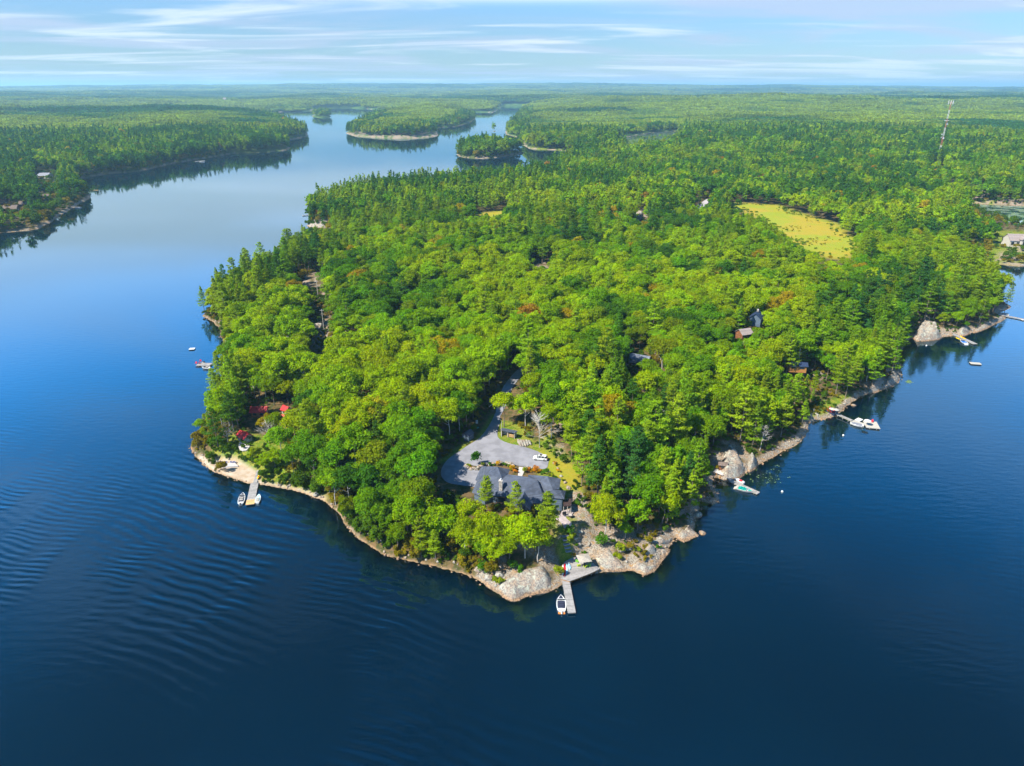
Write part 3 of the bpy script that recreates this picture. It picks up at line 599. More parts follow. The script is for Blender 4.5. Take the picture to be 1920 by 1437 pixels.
keep_line([(650,251),(700,254),(760,256),(820,252)], 3, 0, 1); keep_line([(900,293),(915,295),(970,290)], 3, 0, 0); keep_line([(575,422),(620,421)], 3, 0, 2)
keep_poly([(556,505),(590,500),(598,530),(590,545)], 5, 10); keep_poly([(590,595),(612,600),(615,640),(592,650)], 5, 10); keep_poly([(1196,394),(1207,394),(1207,404),(1198,406)], 4, 16); keep_poly([(998,480),(1028,480),(1028,490),(998,490)], 5, 15); keep_poly([(1308,365),(1330,362),(1325,380),(1305,380)], 5, 16)
keep_poly([(895,390),(940,385),(942,396),(898,399)], 5, 13); keep_poly([(1160,255),(1200,248),(1280,245),(1250,262),(1180,266)], 5, 0); keep_poly([(1748,298),(1768,298),(1768,306),(1748,306)], 4, 20)
keep_poly([(955,705),(970,705),(965,735),(950,735)], 4, 9); keep_poly([(1505,678),(1535,675),(1535,692),(1510,694)], 5, 10); keep_line([(381,594),(400,606),(412,616)], 3, 0, 3); keep_line([(375,775),(372,780)], 3, 0, 3)
keep_line([(600,540),(605,575),(607,600)], 6, 9)
KP = np.array(KEEP)
CLEAR = [(YARD, YZ, 3.5), (MEAD, 9, 2), ([(925,780),(945,776),(960,750),(985,712),(1000,685),(985,680),(955,705),(930,740),(915,765)], 8, 1.5), ([(1050,950),(1085,945),(1105,990),(1115,1060),(1060,1095),(1050,1040),(1066,1000)], 3, 1.5),
 ([(385,858),(440,840),(475,850),(500,880),(600,930),(480,910)], 1, 2), ([(1520,790),(1560,755),(1590,760),(1560,778)], 1, 2), ([(1872,462),(1950,462),(1950,492),(1890,492)], 4, 2), ([(1345,850),(1380,838),(1420,865),(1360,895)], 2, 1),
 ([(470,800),(500,780),(545,770),(550,800),(490,835)], 4, 1), ([(1185,655),(1215,655),(1215,680),(1185,680)], 10, 2), ([(1770,480),(1880,478),(1880,498),(1820,500)], 1, 2), ([(592,510),(601,510),(612,640),(598,640)], 9, 1),
 ([(1197,398),(1206,396),(1207,404),(1198,406)], 14, 1), ([(1828,352),(1846,352),(1842,362),(1830,362)], 8, 1), ([(895,395),(945,390),(940,400),(900,402)], 12, 2)]
def candidate(n, r0, r1, spacing, amax=R(44)):
    """jittered grid over a ring sector, so that spacing is even"""
    xs = np.arange(-r1 * math.sin(amax), r1 * math.sin(amax), spacing); ys = np.arange(r0 * .65, r1, spacing)
    X, Y = np.meshgrid(xs, ys); X = X.ravel() + rng.uniform(-.42, .42, X.size) * spacing; Y = Y.ravel() + rng.uniform(-.42, .42, Y.size) * spacing
    D = np.hypot(X, Y); k = (D >= r0) & (D < r1) & (np.abs(np.arctan2(X, Y)) < amax); return X[k], Y[k]
def hidden_ok(x, y, z, h, rad):
    """False where a tree would stand before something the photo shows"""
    bx, by, bd = proj(x, y, z + h * .3); tx, ty, td = proj(x, y, z + h * .93); w = 1280 * rad * .85 / bd
    ok = np.ones(len(x), bool)
    for s in range(0, len(x), 4000):
        e = slice(s, s + 4000)
        ax, ay = bx[e, None], by[e, None]; ex, ey = (tx - bx)[e, None], (ty - by)[e, None]
        t = np.clip(((KP[None, :, 0] - ax) * ex + (KP[None, :, 1] - ay) * ey) / (ex * ex + ey * ey), 0, 1)
        d2 = (KP[None, :, 0] - ax - ex * t) ** 2 + (KP[None, :, 1] - ay - ey * t) ** 2
        ok[e] = ~((d2 < w[e, None] ** 2) & (KP[None, :, 2] > bd[e, None] - 1)).any(1)
    return ok
PAL = [('lime green', (.245, .35, .003)), ('bright green', (.165, .30, .004)), ('mid green', (.10, .225, .005)), ('olive green', (.15, .22, .005)), ('deep green', (.055, .15, .009)), ('golden', (.30, .25, .006)), ('orange tinged', (.30, .17, .012)), ('russet', (.20, .075, .03))]
PPAL = [('pale green', (.19, .29, .008)), ('fresh green', (.125, .235, .008)), ('dark green', (.055, .145, .012)), ('blue green', (.04, .125, .02))]
def colour(x, y, pinef, D):
    n = len(x); f = fbm(x / 45, y / 45, 61, 3) + rng.normal(size=n) * .085; out = np.zeros(n, int)
    near = 1 - sst((D - 250) / 700)
    q = f + .12 * near - .07 * sst((D - 450) / 500) - .10 * ((x < -180) & (D > 600))
    b_ = np.select([q > .61, q > .50, q > .40, q > .36], [0, 1, 2, 3], 4)
    a = rng.uniform(size=n); au = (fbm(x / 70, y / 70, 66, 2) > .5)
    a = np.where(D > 700, a * 1.8 + .01, a); b_ = np.where(a < .012 + .022 * au, 5, b_); b_ = np.where((a > .05) & (a < .051 + .006 * au), 6, b_); b_ = np.where((a > .09) & (a < .0907), 7, b_)
    p_ = np.select([q > .54, q > .42, q > .34], [0, 1, 2], 3)
    return np.where(pinef, p_, b_)
PREG = [([(1075,740),(1150,700),(1330,800),(1345,975),(1240,1010),(1100,1000)], .55), ([(1430,740),(1480,640),(1640,560),(1700,520),(1900,520),(1900,620),(1720,640),(1700,720),(1530,800),(1450,850),(1380,850)], .62), ([(370,600),(430,500),(600,420),(575,370),(640,330),(1000,300),(1110,280),(1000,380),(800,420),(640,490),(560,560),(430,640),(385,620)], .66), ([(345,840),(355,740),(440,715),(475,770),(430,840)], .7), ([(1280,420),(1480,440),(1560,520),(1400,560),(1290,500)], .4)]
def populate(r0, r1, spacing, lodk, shoremin=1.2):
    x, y = candidate(0, r0, r1, spacing); s = shore(x, y)
    k = s > shoremin; x, y, s = x[k], y[k], s[k]
    for px, z, mg in CLEAR:
        P = P2(px, z); c = P.mean(0); rr_ = np.abs(P - c).max() * 1.5 + 5; m_ = (np.abs(x - c[0]) < rr_) & (np.abs(y - c[1]) < rr_)
        if m_.any():
            a, b_ = sdpoly(x[m_], y[m_], P); kk = np.ones(len(x), bool); kk[np.where(m_)[0]] = ~(b_ | (a < mg)); x, y, s = x[kk], y[kk], s[kk]
    z = ground(x, y, s.copy()); D = np.hypot(x, y)
    pn = fbm(x / 60, y / 60, 90, 3) + .22 * np.exp(-s / 12) - .03 + .12 * sst((D - 300) / 600) * (fbm(x / 200, y / 200, 91, 2) - .3) + rng.normal(size=len(x)) * .06
    east = (x > 20) & (D < 330) & (s < 60); pn = pn + .10 * east
    qx, qy, _ = proj(x, y, z)
    if r0 < 900:
        pr = np.where(D < 480, .07, .30)
        for pl_, w_ in PREG: a, b_ = sdpoly(qx, qy, np.array(pl_, float)); pr = np.where(b_, w_, pr)
        pf = rng.uniform(size=len(x)) < pr * (.6 + .8 * (fbm(x / 22, y / 22, 95, 2)))
    else: pf = pn > .60
    return x, y, z, s, D, pf
KIND = []; PX = []
TR = dict(x=[], y=[], z=[], h=[], r=[], idx=[], col=[], pine=[], sc=[], rot=[])
def addtrees(x, y, z, D, pf, lod, s=None):
    n = len(x); bi = rng.integers(0, len(BR), n); pi_ = rng.integers(0, len(PI), n)
    hb = np.array([b[2] for b in BR])[bi]; rb = np.array([b[3] for b in BR])[bi]; hp = np.array([b[2] for b in PI])[pi_]; rp = np.array([b[3] for b in PI])[pi_]
    sc = rng.uniform(.62, 1.2, n) * (1 + .38 * sst((D - 900) / 600))
    if s is not None: sc = sc * np.where(pf, 1, .72 + .28 * sst(s / 10))
    h = np.where(pf, hp, hb) * sc; r_ = np.where(pf, rp, rb) * sc
    ok = hidden_ok(x, y, z, h, r_)
    small = ~ok & (rng.uniform(size=n) < .5)            # a smaller tree may still fit
    sc2 = np.where(small, sc * .45, sc); h2 = np.where(pf, hp, hb) * sc2; r2 = np.where(pf, rp, rb) * sc2
    ok2 = hidden_ok(x, y, z, h2, r2); txp, typ, _ = proj(x, y, z + h * .8); k = (ok | (small & ok2)) & ~((txp < 356) & (typ > 690) & (typ < 860) & (D < 300)); sc = np.where(ok, sc, sc2); h = np.where(pf, hp, hb) * sc; r_ = np.where(pf, rp, rb) * sc
    idx = np.where(pf, 8 + pi_, bi) if lod == 0 else np.where(pf, 18 + pi_ % 3, 14 + bi % 4)
    col = colour(x, y, pf, D)
    for key, v in (('x', x), ('y', y), ('z', z), ('h', h), ('r', r_), ('idx', idx), ('col', col), ('pine', pf), ('sc', sc), ('rot', rng.uniform(0, 6.28, n))): TR[key].append(v[k])
x, y, z, s, D, pf = populate(90, 620, 5.7, 0, .5); addtrees(x, y, z, D, pf, 0, s)
n_near = len(TR['x'][0])
x, y, z, s, D, pf = populate(620, 1900, 7.4, 1, .8); addtrees(x, y, z, D, pf, 1)
x, y, z, s, D, pf = populate(1900, 3600, 12.0, 1, .8); k = (s < 60) | (rng.uniform(size=len(x)) < .0)
x, y, z, s, D, pf = [a[k] for a in (x, y, z, s, D, pf)]; addtrees(x, y, z, D, pf, 1)
for key in TR: TR[key] = np.concatenate(TR[key])
# trees that the photo shows one by one: (top pixel x, y, height, pine?, kind, colour)
SPECIAL = [(1165,745,19,1,0,0),(1215,790,20,1,1,0),(1270,860,17,1,4,0),(1145,850,13,0,2,1),(1200,935,11,0,4,1),(1243,885,15,1,2,0),(1110,790,18,1,1,0),(1140,930,14,0,0,0),(1302,880,15,1,4,0),
 (985,735,15,0,3,0),(945,735,14,0,5,0),(1075,770,17,1,3,0),(1095,820,17,1,0,0),(912,893,12,1,3,0),(967,903,13,1,0,0),(1028,922,16,1,3,0),(985,965,14,0,0,0),(925,965,13,0,2,0),(880,935,13,0,3,0),(1010,985,12,0,6,0),(955,1000,10,0,1,0),(870,975,12,0,0,0),(905,1000,10,0,4,1),(835,950,12,0,2,1),
 (395,765,17,1,0,2),(425,735,17,1,3,2),(520,800,12,0,0,1),(500,776,9,0,0,5),(515,772,10,0,2,3),(478,838,6,0,4,0),(495,850,7,0,7,0),(510,842,8,0,7,0),(545,768,13,0,2,0),(1688,630,19,1,4,1),(1660,610,19,1,2,1),(1650,655,18,1,0,1),(1478,740,17,1,0,0),(1500,700,16,1,3,0),(1879,535,14,1,1,3),(1035,755,14,0,3,0),(1386,640,11,0,0,2),(1408,632,10,0,5,1),(1404,652,9,0,4,0),(1215,672,10,0,2,1),(1640,500,18,0,2,0),(1655,505,19,0,6,0)]
sp_n = len(SPECIAL); add = {k: [] for k in TR}
for (px, py, h_, pn, kd, co) in SPECIAL:
    q = atg(px, py, h_); src_ = (PI if pn else BR)[kd]
    if shore(np.array([q.x]), np.array([q.y]))[0] < .5: continue
    for key, v in (('x', q.x), ('y', q.y), ('z', q.z), ('h', h_), ('r', src_[3] * h_ / src_[2]), ('idx', 8 + kd if pn else kd), ('col', co), ('pine', bool(pn)), ('sc', h_ / src_[2]), ('rot', random.uniform(0, 6.28))): add[key].append(v)
sx_, sy_ = np.array(add['x']), np.array(add['y']); dmin = np.min(np.hypot(TR['x'][:, None] - sx_, TR['y'][:, None] - sy_), 1); k = dmin > 3.2
NSP = len(sx_)
for key in TR: TR[key] = np.concatenate([np.array(add[key]), TR[key][k]])
PX_, PY_, PD_ = proj(TR['x'], TR['y'], TR['z'] + TR['h'] * .7)
inview = (PX_ > -10) & (PX_ < 1930) & (PY_ > 120) & (PY_ < 1437)
size = np.where(inview & (TR['idx'] < 14), TR['r'] / PD_, 0); size[:NSP] += 10
ind = np.zeros(len(size), bool)
for flag in (True, False):
    w = np.where((TR['pine'] == flag) & (size > 0))[0]; ind[w[np.argsort(-size[w])][:296]] = True
# ---- each of the trees that show largest is a thing of its own
ANCH = [('white car', 1013, 858), ('big dark roof', 980, 905), ('grey shed', 877, 822), ('red roofed cabin', 478, 800), ('sandy beach', 430, 875), ('wooden sun deck', 1085, 1065), ('teal boat', 1385, 915), ('bare rock slab', 1375, 860), ('red chairs platform', 1562, 772), ('arched metal roof', 1202, 664), ('dark blue roof', 1415, 597), ('orange kayak dock', 1795, 630), ('power pole', 605, 590), ('red chair raft', 378, 682), ('west point', 640, 965), ('rocky tip', 1290, 985), ('pool by cabin', 1490, 690), ('long yellow meadow', 1500, 430), ('floating white raft', 1829, 681), ('driveway bend', 935, 770)]
ORD = 'first second third fourth fifth sixth seventh eighth ninth tenth eleventh twelfth thirteenth fourteenth fifteenth sixteenth seventeenth eighteenth nineteenth twentieth'.split()
def ordinal(n):
    if n < 20: return ORD[n]
    n += 1; t = {2: 'twent', 3: 'thirt', 4: 'fort', 5: 'fift', 6: 'sixt', 7: 'sevent', 8: 'eight', 9: 'ninet'}[n // 10 % 10]
    return t + 'ieth' if n % 10 == 0 else t + 'y-' + ORD[n % 10 - 1]
AX = np.array([(a[1], a[2]) for a in ANCH], float)
def describe(i):
    px, py = PX_[i], PY_[i]; d = np.hypot(AX[:, 0] - px, AX[:, 1] - py); a = int(np.argmin(d)); v = np.array([px, py]) - AX[a]
    w = AX - AX[a]; cs = (w @ v) / (np.linalg.norm(w, axis=1) * np.linalg.norm(v) + 1e-6); cs[a] = -9; cs -= np.linalg.norm(w, axis=1) * .0004
    return a, int(np.argmax(cs)), d[a]
bins = {}
for i in np.where(ind)[0]:
    a, b_, d = describe(i); pal = PPAL if TR['pine'][i] else PAL
    bins.setdefault((a, b_, pal[TR['col'][i]][0], 'pine' if TR['pine'][i] else 'leafy tree'), []).append((d, i))
LAB = {}
for (a, b_, cn, kn), lst in bins.items():
    for r_, (d, i) in enumerate(sorted(lst)): LAB[i] = f'{ordinal(r_)} {cn} {kn} from the {ANCH[a][0]} towards the {ANCH[b_][0]}'
def tintof(i):
    pal = PPAL if TR['pine'][i] else PAL; c = np.array(pal[TR['col'][i]][1]); r = np.random.default_rng(int(i) + 5); return c * r.uniform(.85, 1.15) * (1 + r.uniform(-.08, .08, 3))
for i in np.where(ind)[0]:
    pn = TR['pine'][i]; j = int(TR['idx'][i]) - (8 if pn else 0); c_, t_, h_, r_ = (PI if pn else BR)[j]
    t = thing('pine_tree' if pn else 'broadleaf_tree', LAB[i], 'pine tree' if pn else 'leafy tree', (TR['x'][i], TR['y'][i], TR['z'][i] - .1), TR['rot'][i], 'pines of the wooded point' if pn else 'leafy trees of the wooded point')
    k_ = float(TR['sc'][i]); t.scale = (k_, k_, k_); o1 = link('crown', c_, t); o1['tint'] = [float(q) for q in tintof(i)]; link('trunk', t_, t)
# ---- the rest of the forest, uncounted
def scatter(name, x, y, z, idx, rot, sc, tint, label, cat, kind='stuff', zs=None):
    me = bpy.data.meshes.new(name); me.vertices.add(len(x)); me.vertices.foreach_set('co', np.stack([x, y, z], -1).astype(np.float32).ravel())
    for nm, ty, ar in (('idx', 'INT', idx.astype(np.int32)), ('rotz', 'FLOAT', rot.astype(np.float32)), ('scl', 'FLOAT', sc.astype(np.float32)), ('sclz', 'FLOAT', (sc if zs is None else zs).astype(np.float32))):
        a = me.attributes.new(nm, ty, 'POINT'); a.data.foreach_set('value', ar)
    a = me.attributes.new('tint', 'FLOAT_COLOR', 'POINT'); a.data.foreach_set('color', np.hstack([tint, np.ones((len(x), 1))]).astype(np.float32).ravel())
    o = link(name, me); tag(o, label, cat, kind=kind)
    g = bpy.data.node_groups.get('scatter_copies')
    if g is None:
        g = bpy.data.node_groups.new('scatter_copies', 'GeometryNodeTree'); g.interface.new_socket('Geometry', in_out='INPUT', socket_type='NodeSocketGeometry'); g.interface.new_socket('Geometry', in_out='OUTPUT', socket_type='NodeSocketGeometry')
        gi = g.nodes.new('NodeGroupInput'); go = g.nodes.new('NodeGroupOutput'); ip = g.nodes.new('GeometryNodeInstanceOnPoints'); ci = g.nodes.new('GeometryNodeCollectionInfo')
        ci.inputs['Collection'].default_value = pc; ci.inputs['Separate Children'].default_value = True; ci.inputs['Reset Children'].default_value = True; ip.inputs['Pick Instance'].default_value = True
        def na(nm, ty): q = g.nodes.new('GeometryNodeInputNamedAttribute'); q.data_type = ty; q.inputs[0].default_value = nm; return q.outputs[0]
        sx3 = g.nodes.new('ShaderNodeCombineXYZ'); sq_ = na('scl', 'FLOAT'); g.links.new(sq_, sx3.inputs[0]); g.links.new(sq_, sx3.inputs[1]); g.links.new(na('sclz', 'FLOAT'), sx3.inputs[2]); cx = g.nodes.new('ShaderNodeCombineXYZ'); g.links.new(na('rotz', 'FLOAT'), cx.inputs[2]); er = g.nodes.new('FunctionNodeEulerToRotation'); g.links.new(cx.outputs[0], er.inputs[0])
        g.links.new(gi.outputs[0], ip.inputs['Points']); g.links.new(ci.outputs[0], ip.inputs['Instance']); g.links.new(na('idx', 'INT'), ip.inputs['Instance Index']); g.links.new(er.outputs[0], ip.inputs['Rotation']); g.links.new(sx3.outputs[0], ip.inputs['Scale']); g.links.new(ip.outputs[0], go.inputs[0])
    md = o.modifiers.new('copies', 'NODES'); md.node_group = g; return o
palb = np.array([p[1] for p in PAL]); palp = np.array([p[1] for p in PPAL])
rest = ~ind
tt = np.where(TR['pine'][:, None], palp[np.minimum(TR['col'], 3)], palb[TR['col']]) * rng.uniform(.82, 1.18, (len(ind), 1)) * rng.uniform(.92, 1.08, (len(ind), 3))
scatter('forest', TR['x'][rest], TR['y'][rest], TR['z'][rest] - .1, TR['idx'][rest], TR['rot'][rest], TR['sc'][rest], tt[rest], 'mixed forest of pines and leafy trees covering the land behind', 'forest')
# far woods: groves that thin out into the hills
fx, fy, fi, fs, ft = [], [], [], [], []
for r0, r1, sp_, sc0 in ((1900, 4200, 34, 1.0), (4200, 8500, 62, 1.8), (8500, 26000, 150, 4.2)):
    x, y = candidate(0, r0, r1, sp_, R(42)); s = shore(x, y); k = s > 28 * sc0 * (1 if r0 < 3000 else .8)
    x, y, s = x[k], y[k], s[k]; n = len(x)
    fx.append(x); fy.append(y); pf = fbm(x / 350, y / 350, 92, 3) > .52; fi.append(np.where(pf, 22 + 2 * rng.integers(0, 2, n), 21 + 2 * rng.integers(0, 2, n))); fs.append(sc0 * rng.uniform(.9, 1.15, n))
    f = fbm(x / 260, y / 160, 63, 4); f2 = fbm(x / 1500, y / 900, 64, 3)
    q = f * .6 + f2 * .5; w = np.clip((q - .45) / .14, 0, 1)[:, None]
    ft.append((np.array([.035, .12, .02]) * (1 - w) + np.array([.20, .28, .012]) * w) * rng.uniform(.8, 1.2, (n, 1)))
x = np.concatenate(fx); y = np.concatenate(fy); n = len(x)
scatter('far_forest', x, y, ground(x, y) - 2.0, np.concatenate(fi), rng.uniform(0, 6.28, n), np.concatenate(fs), np.vstack(ft), 'endless far forest running to the horizon beyond the lake', 'forest', zs=np.minimum(np.concatenate(fs), 1.35))
# undergrowth and shore stones
x, y = candidate(0, 110, 420, 2.0); xb, yb = candidate(0, 420, 1500, 6.0); sb = shore(xb, yb); kb = (sb > .8) & (sb < 45); x = np.concatenate([x, xb[kb]]); y = np.concatenate([y, yb[kb]]); s = shore(x, y); gs_ = fbm(x / 6, y / 6, 12, 3)
k = (s > np.where(x < -5, .5, 1.6)) & (gs_ > np.where((x < 0) & (s < 12), .3, .40))
for px, z, mg in [(YARD, YZ, .5), ([(1058,1035),(1120,1050),(1120,1075),(1052,1095)], 1, .5), ([(400,862),(475,880),(490,905),(430,890)], .5, .5), ([(1050,960),(1075,965),(1070,1000),(1050,1000)], 5, .5), ([(925,780),(945,776),(985,712),(1000,685),(985,680),(955,705),(930,740)], 8, .3), ([(1345,850),(1380,838),(1420,865),(1360,895)], 2, 0), ([(480,765),(548,762),(548,800),(455,825)], 4, 1)]:
    a, b_ = sdpoly(x, y, P2(px, z)); k &= ~(b_ | (a < mg))
rk = np.zeros(len(x), bool)
for p, z, so in ROCKP[:3]: a, b_ = sdpoly(x, y, P2(p, z)); rk |= b_
k &= ~rk | (gs_ > .60)
x, y, s = x[k], y[k], s[k]; n = len(x); z = ground(x, y, s.copy())
gx_ = fbm(x / 9, y / 9, 14, 2)[:, None]
scatter('undergrowth', x, y, z - .05, 25 + rng.integers(0, 3, n), rng.uniform(0, 6.28, n), rng.uniform(.35, .95, n) * np.where((x < 0) & (s < 9), np.where((x > -76) & (x < -8) & (s < 4), 2.1, 1.5), .5 + .5 * sst(s / 6)) * np.where(y > 420, 2.6, 1), np.where(gx_ > .58, np.array([.20, .17, .01]), np.array([.07, .14, .008])) * rng.uniform(.7, 1.25, (n, 1)), 'low shrubs and saplings under and between the trees', 'undergrowth')
x, y = candidate(0, 380, 900, 4.5); a, b_ = sdpoly(x, y, P2(MEAD, 9)); k = (b_ | (a < 7)) & ((fbm(x / 18, y / 18, 15, 3) > .63) | (a < 5) & (rng.uniform(size=len(x)) < .35)); x, y, a, b_ = x[k], y[k], a[k], b_[k]; n = len(x); ed = (a < 6)[:, None]
scatter('reeds', x, y, ground(x, y) - .1, 25 + rng.integers(0, 3, n), rng.uniform(0, 6.28, n), rng.uniform(.5, 1.1, n) * np.where(a < 6, 1.2, .8), np.where(ed, np.array([.10, .19, .008]), np.array([.30, .27, .02])) * rng.uniform(.7, 1.25, (n, 1)), 'tufts of reed and low scrub dotted over the yellow meadow', 'reeds', zs=rng.uniform(.25, .5, n) * np.where(a < 6, 1.6, 1.0))
segs = []
for P in (ring,):
    for i in range(4, len(P) - 5):
        a, b_ = P[i], P[i + 1]; 
        if np.hypot(*a) > 430: continue
        l_ = np.hypot(*(b_ - a)); q = int(l_ * 1.6); t = rng.uniform(0, 1, (q, 1)); segs.append(a + (b_ - a) * t + rng.normal(size=(q, 2)) * 1.3)
q = np.vstack(segs); x, y = q[:, 0], q[:, 1]; s = shore(x, y); k = (s > -1.0) & (s < 4)
a, b_ = sdpoly(x, y, P2([(1052,1035),(1120,1045),(1125,1080),(1050,1100)], 0)); k &= ~b_
a, b_ = sdpoly(x, y, P2([(385,862),(475,870),(500,915),(400,885)], 0)); k &= ~b_
x, y, s = x[k], y[k], s[k]; n = len(x)
scatter('shore_stones', x, y, ground(x, y, s.copy()) + .02, 28 + rng.integers(0, 5, n), rng.uniform(0, 6.28, n), rng.uniform(.12, .55, n) ** 1.2, np.ones((n, 3)), 'loose tan stones strewn along the waterline of the point', 'stones')
# bare dead trees
def dead_mesh(seed, h, spread=.28, nb=26, r0=.16):
    r = random.Random(seed); b_ = MB(); tp = Vector((r.uniform(-.05, .05) * h, r.uniform(-.05, .05) * h, h)); b_.tube((0, 0, -.3), tp * .55, r0, r0 * .6, 6, cap=False); b_.tube(tp * .55, tp, r0 * .6, .02, 6, cap=False); t2 = MB()
    for k in range(nb):
        t = r.uniform(.28, .95); p0 = tp * t; a = r.uniform(0, 6.28); L_ = spread * h * (1.15 - t) * r.uniform(.7, 1.5); p1 = p0 + Vector((math.cos(a) * L_, math.sin(a) * L_, L_ * r.uniform(.3, .9)))
        t2.tube(p0, p1, .06, .03, 4, cap=False)
        for q in range(5):
            a2 = a + r.uniform(-1, 1); pm = p0.lerp(p1, r.uniform(.4, 1)); t2.tube(pm, pm + Vector((math.cos(a2) * L_ * .45, math.sin(a2) * L_ * .45, L_ * r.uniform(.1, .5))), .03, .012, 3, cap=False)
    return mesh('trunk', b_.v, b_.f, [M['paleb']], True, b_.m), mesh('branches', t2.v, t2.f, [M['paleb']], False, t2.m)
DEAD = [dead_mesh(i, h_, s_, n_) for i, (h_, s_, n_) in enumerate([(13, .40, 40), (14, .16, 16), (11, .28, 30)])]
for px, py, h_, kd, lb in [(1013,775,13,0,'pale forked dead tree leaning beside the log shelter'), (497,790,9,0,'grey leafless spreading tree beside the red roofed cabin'), (1433,795,10,2,'bare grey tree top above the bouldered shore east of the slab'), (495,480,12,1,'bleached snag in the pine woods above the west bay'), (565,640,11,1,'thin grey snag among trees below the power pole'), (1240,765,11,2,'whitish bare crown among leafy trees behind the rocky tip'),
   (1620,445,13,1,'silver snag beside the end of the yellow meadow'), (1672,465,13,1,'slim silver snag east of the meadow tip'), (1685,462,12,1,'paired silver snag furthest along from the meadow tip'), (845,500,12,1,'brownish snag in the gap of the central woods'), (860,520,10,1,'short grey snag beside the brownish snag'), (687,600,9,2,'faint grey twiggy tree in the western woods'), (420,790,9,2,'half dead grey tree under the pines by the beach'), (1525,765,7,1,'slim pale trunk on the lawn near the red chairs')]:
    p = atg(px, py, h_); t = thing('dead_tree', lb, 'dead tree', p, random.uniform(0, 6), 'dead trees'); k_ = h_ / (13, 14, 11)[kd]; t.scale = (k_,) * 3
    link('trunk', DEAD[kd][0], t); link('branches', DEAD[kd][1], t)

# ================================================================== things people built
def frame(a, b, z):
    """from photo points a to b at height z: origin, length, heading"""
    p = at(*a, z); q = at(*b, z); d = q - p; return p, d.length, math.atan2(d.y, d.x)
def loc(root, pts):                      # world points into a thing's own space
    Mi = Matrix.Translation(root.location) @ Matrix.Rotation(root.rotation_euler.z, 4, 'Z'); Mi.invert(); return [Mi @ Vector(p) for p in pts]
# ---- driveway
DR = [(929,773),(936.5,773),(939,789),(933,807),(932,819),(939,826),(954,832),(969,835),(985,839),(1006,846),(1018,852),(1028,860),(1029,866),(1025,882),(1000,877),(973,875),(958,869),(933,871),(912,872),(900,876),(888,874),(876,870),(874,876),(880,881),(897,882),(908,890),(895,915),(884,913),(859,910),(838,906),(828,896),(826,885),(830,874),(841,860),(863.5,845),(880,834),(899,823),(914,804),(924,786)]
def smooth(pts, n=2):
    for _ in range(n):
        q = []
        for i in range(len(pts)):
            a, b = pts[i], pts[(i + 1) % len(pts)]; q += [(a[0] * .75 + b[0] * .25, a[1] * .75 + b[1] * .25), (a[0] * .25 + b[0] * .75, a[1] * .25 + b[1] * .75)]
        pts = q
    return pts
from mathutils.geometry import tessellate_polygon
def sheet(name, px, z, m, dz=.09, sub=3, drape=True):
    P = smooth(px, sub - 1); W_ = [at(a, b, z) for a, b in P]
    x0, y0 = min(w.x for w in W_), min(w.y for w in W_); x1, y1 = max(w.x for w in W_), max(w.y for w in W_)
    import bmesh
    bm = bmesh.new(); vs = [bm.verts.new((w.x, w.y, 0)) for w in W_]; bm.faces.new(vs)
    st = max(.9, (x1 - x0) / 60)
    for k in range(1, int((x1 - x0) / st)): bmesh.ops.bisect_plane(bm, geom=bm.verts[:] + bm.edges[:] + bm.faces[:], plane_co=(x0 + k * st, 0, 0), plane_no=(1, 0, 0))
    for k in range(1, int((y1 - y0) / st)): bmesh.ops.bisect_plane(bm, geom=bm.verts[:] + bm.edges[:] + bm.faces[:], plane_co=(0, y0 + k * st, 0), plane_no=(0, 1, 0))
    X = np.array([v.co.x for v in bm.verts]); Y = np.array([v.co.y for v in bm.verts]); Z = ground(X, Y) + dz
    for v, zz in zip(bm.verts, Z): v.co.z = zz
    bmesh.ops.recalc_face_normals(bm, faces=bm.faces[:])
    me = bpy.data.meshes.new(name); bm.to_mesh(me); bm.free(); me.materials.append(m); me.polygons.foreach_set('use_smooth', np.ones(len(me.polygons), bool)); return link(name, me)
tag(sheet('driveway', DR, YZ, M['asphalt'], .10), 'grey gravel turning yard beside the big dark roof', 'driveway', kind='structure')
tag(sheet('driveway', [(929,779),(937,779),(946,762),(955,748),(972,722),(990,695),(1000,672),(994,668),(984,684),(962,710),(947,733),(938,745),(930,762)], 8, M['asphalt'], .14), 'narrow gravel drive climbing through the trees', 'driveway', kind='structure')
tag(sheet('road', [(1300,378),(1305,383),(1320,375),(1334,365),(1330,362),(1316,368)], 16, M['road'], .8), 'pale road bend between trees above the meadow', 'road', kind='structure')
# ---- main house, traced corner by corner and set at real heights
ho = at(980, 925, YZ); hs = thing('house', 'large dark blue roofed lake house with stone chimney beside the gravel yard', 'house', ho)
def hv(X, Y, z): return at(880 + X / 9.6, 865 + Y / 9.6, z) - ho
Vh = {k: hv(*v) for k, v in dict(
 A=(215,90,10.6), B=(508,100,13.6), b2=(500,180,13.4), P=(590,320,13.4), D=(730,150,11.9), D2=(702,232,11.6), C=(105,340,10.0), C2=(140,352,10.0), G=(330,240,12.9), G2=(250,430,12.9), W1=(45,565,9.9), W2=(240,650,9.9), W3=(385,605,9.9), Q=(470,628,9.9),
 R1=(705,240,14.0), R2=(1055,285,14.0), S1=(1220,335,13.7), S2=(1335,640,10.9), E1=(1290,745,9.9), E2=(1128,760,9.9), K=(990,540,12.5), K2=(942,712,12.4), F1=(850,865,9.6), F2=(1095,886,9.6), F0=(868,702,9.9), M0=(640,635,9.9),
 T1=(1060,245,13.9), T2=(1400,270,13.9), T3=(1500,505,12.3), T4=(1640,520,11.6), T5=(1685,682,9.9), T6=(1490,662,9.9), T7=(1370,612,10.4), T8=(1258,372,12.5), U1=(1650,315,12.3), U2=(1618,505,11.8), X1=(1735,530,10.5), X2=(1712,686,9.8)).items()}
NV = Vector((math.sin(R(9)) * 6.5, math.cos(R(9)) * 6.5, -4.0))
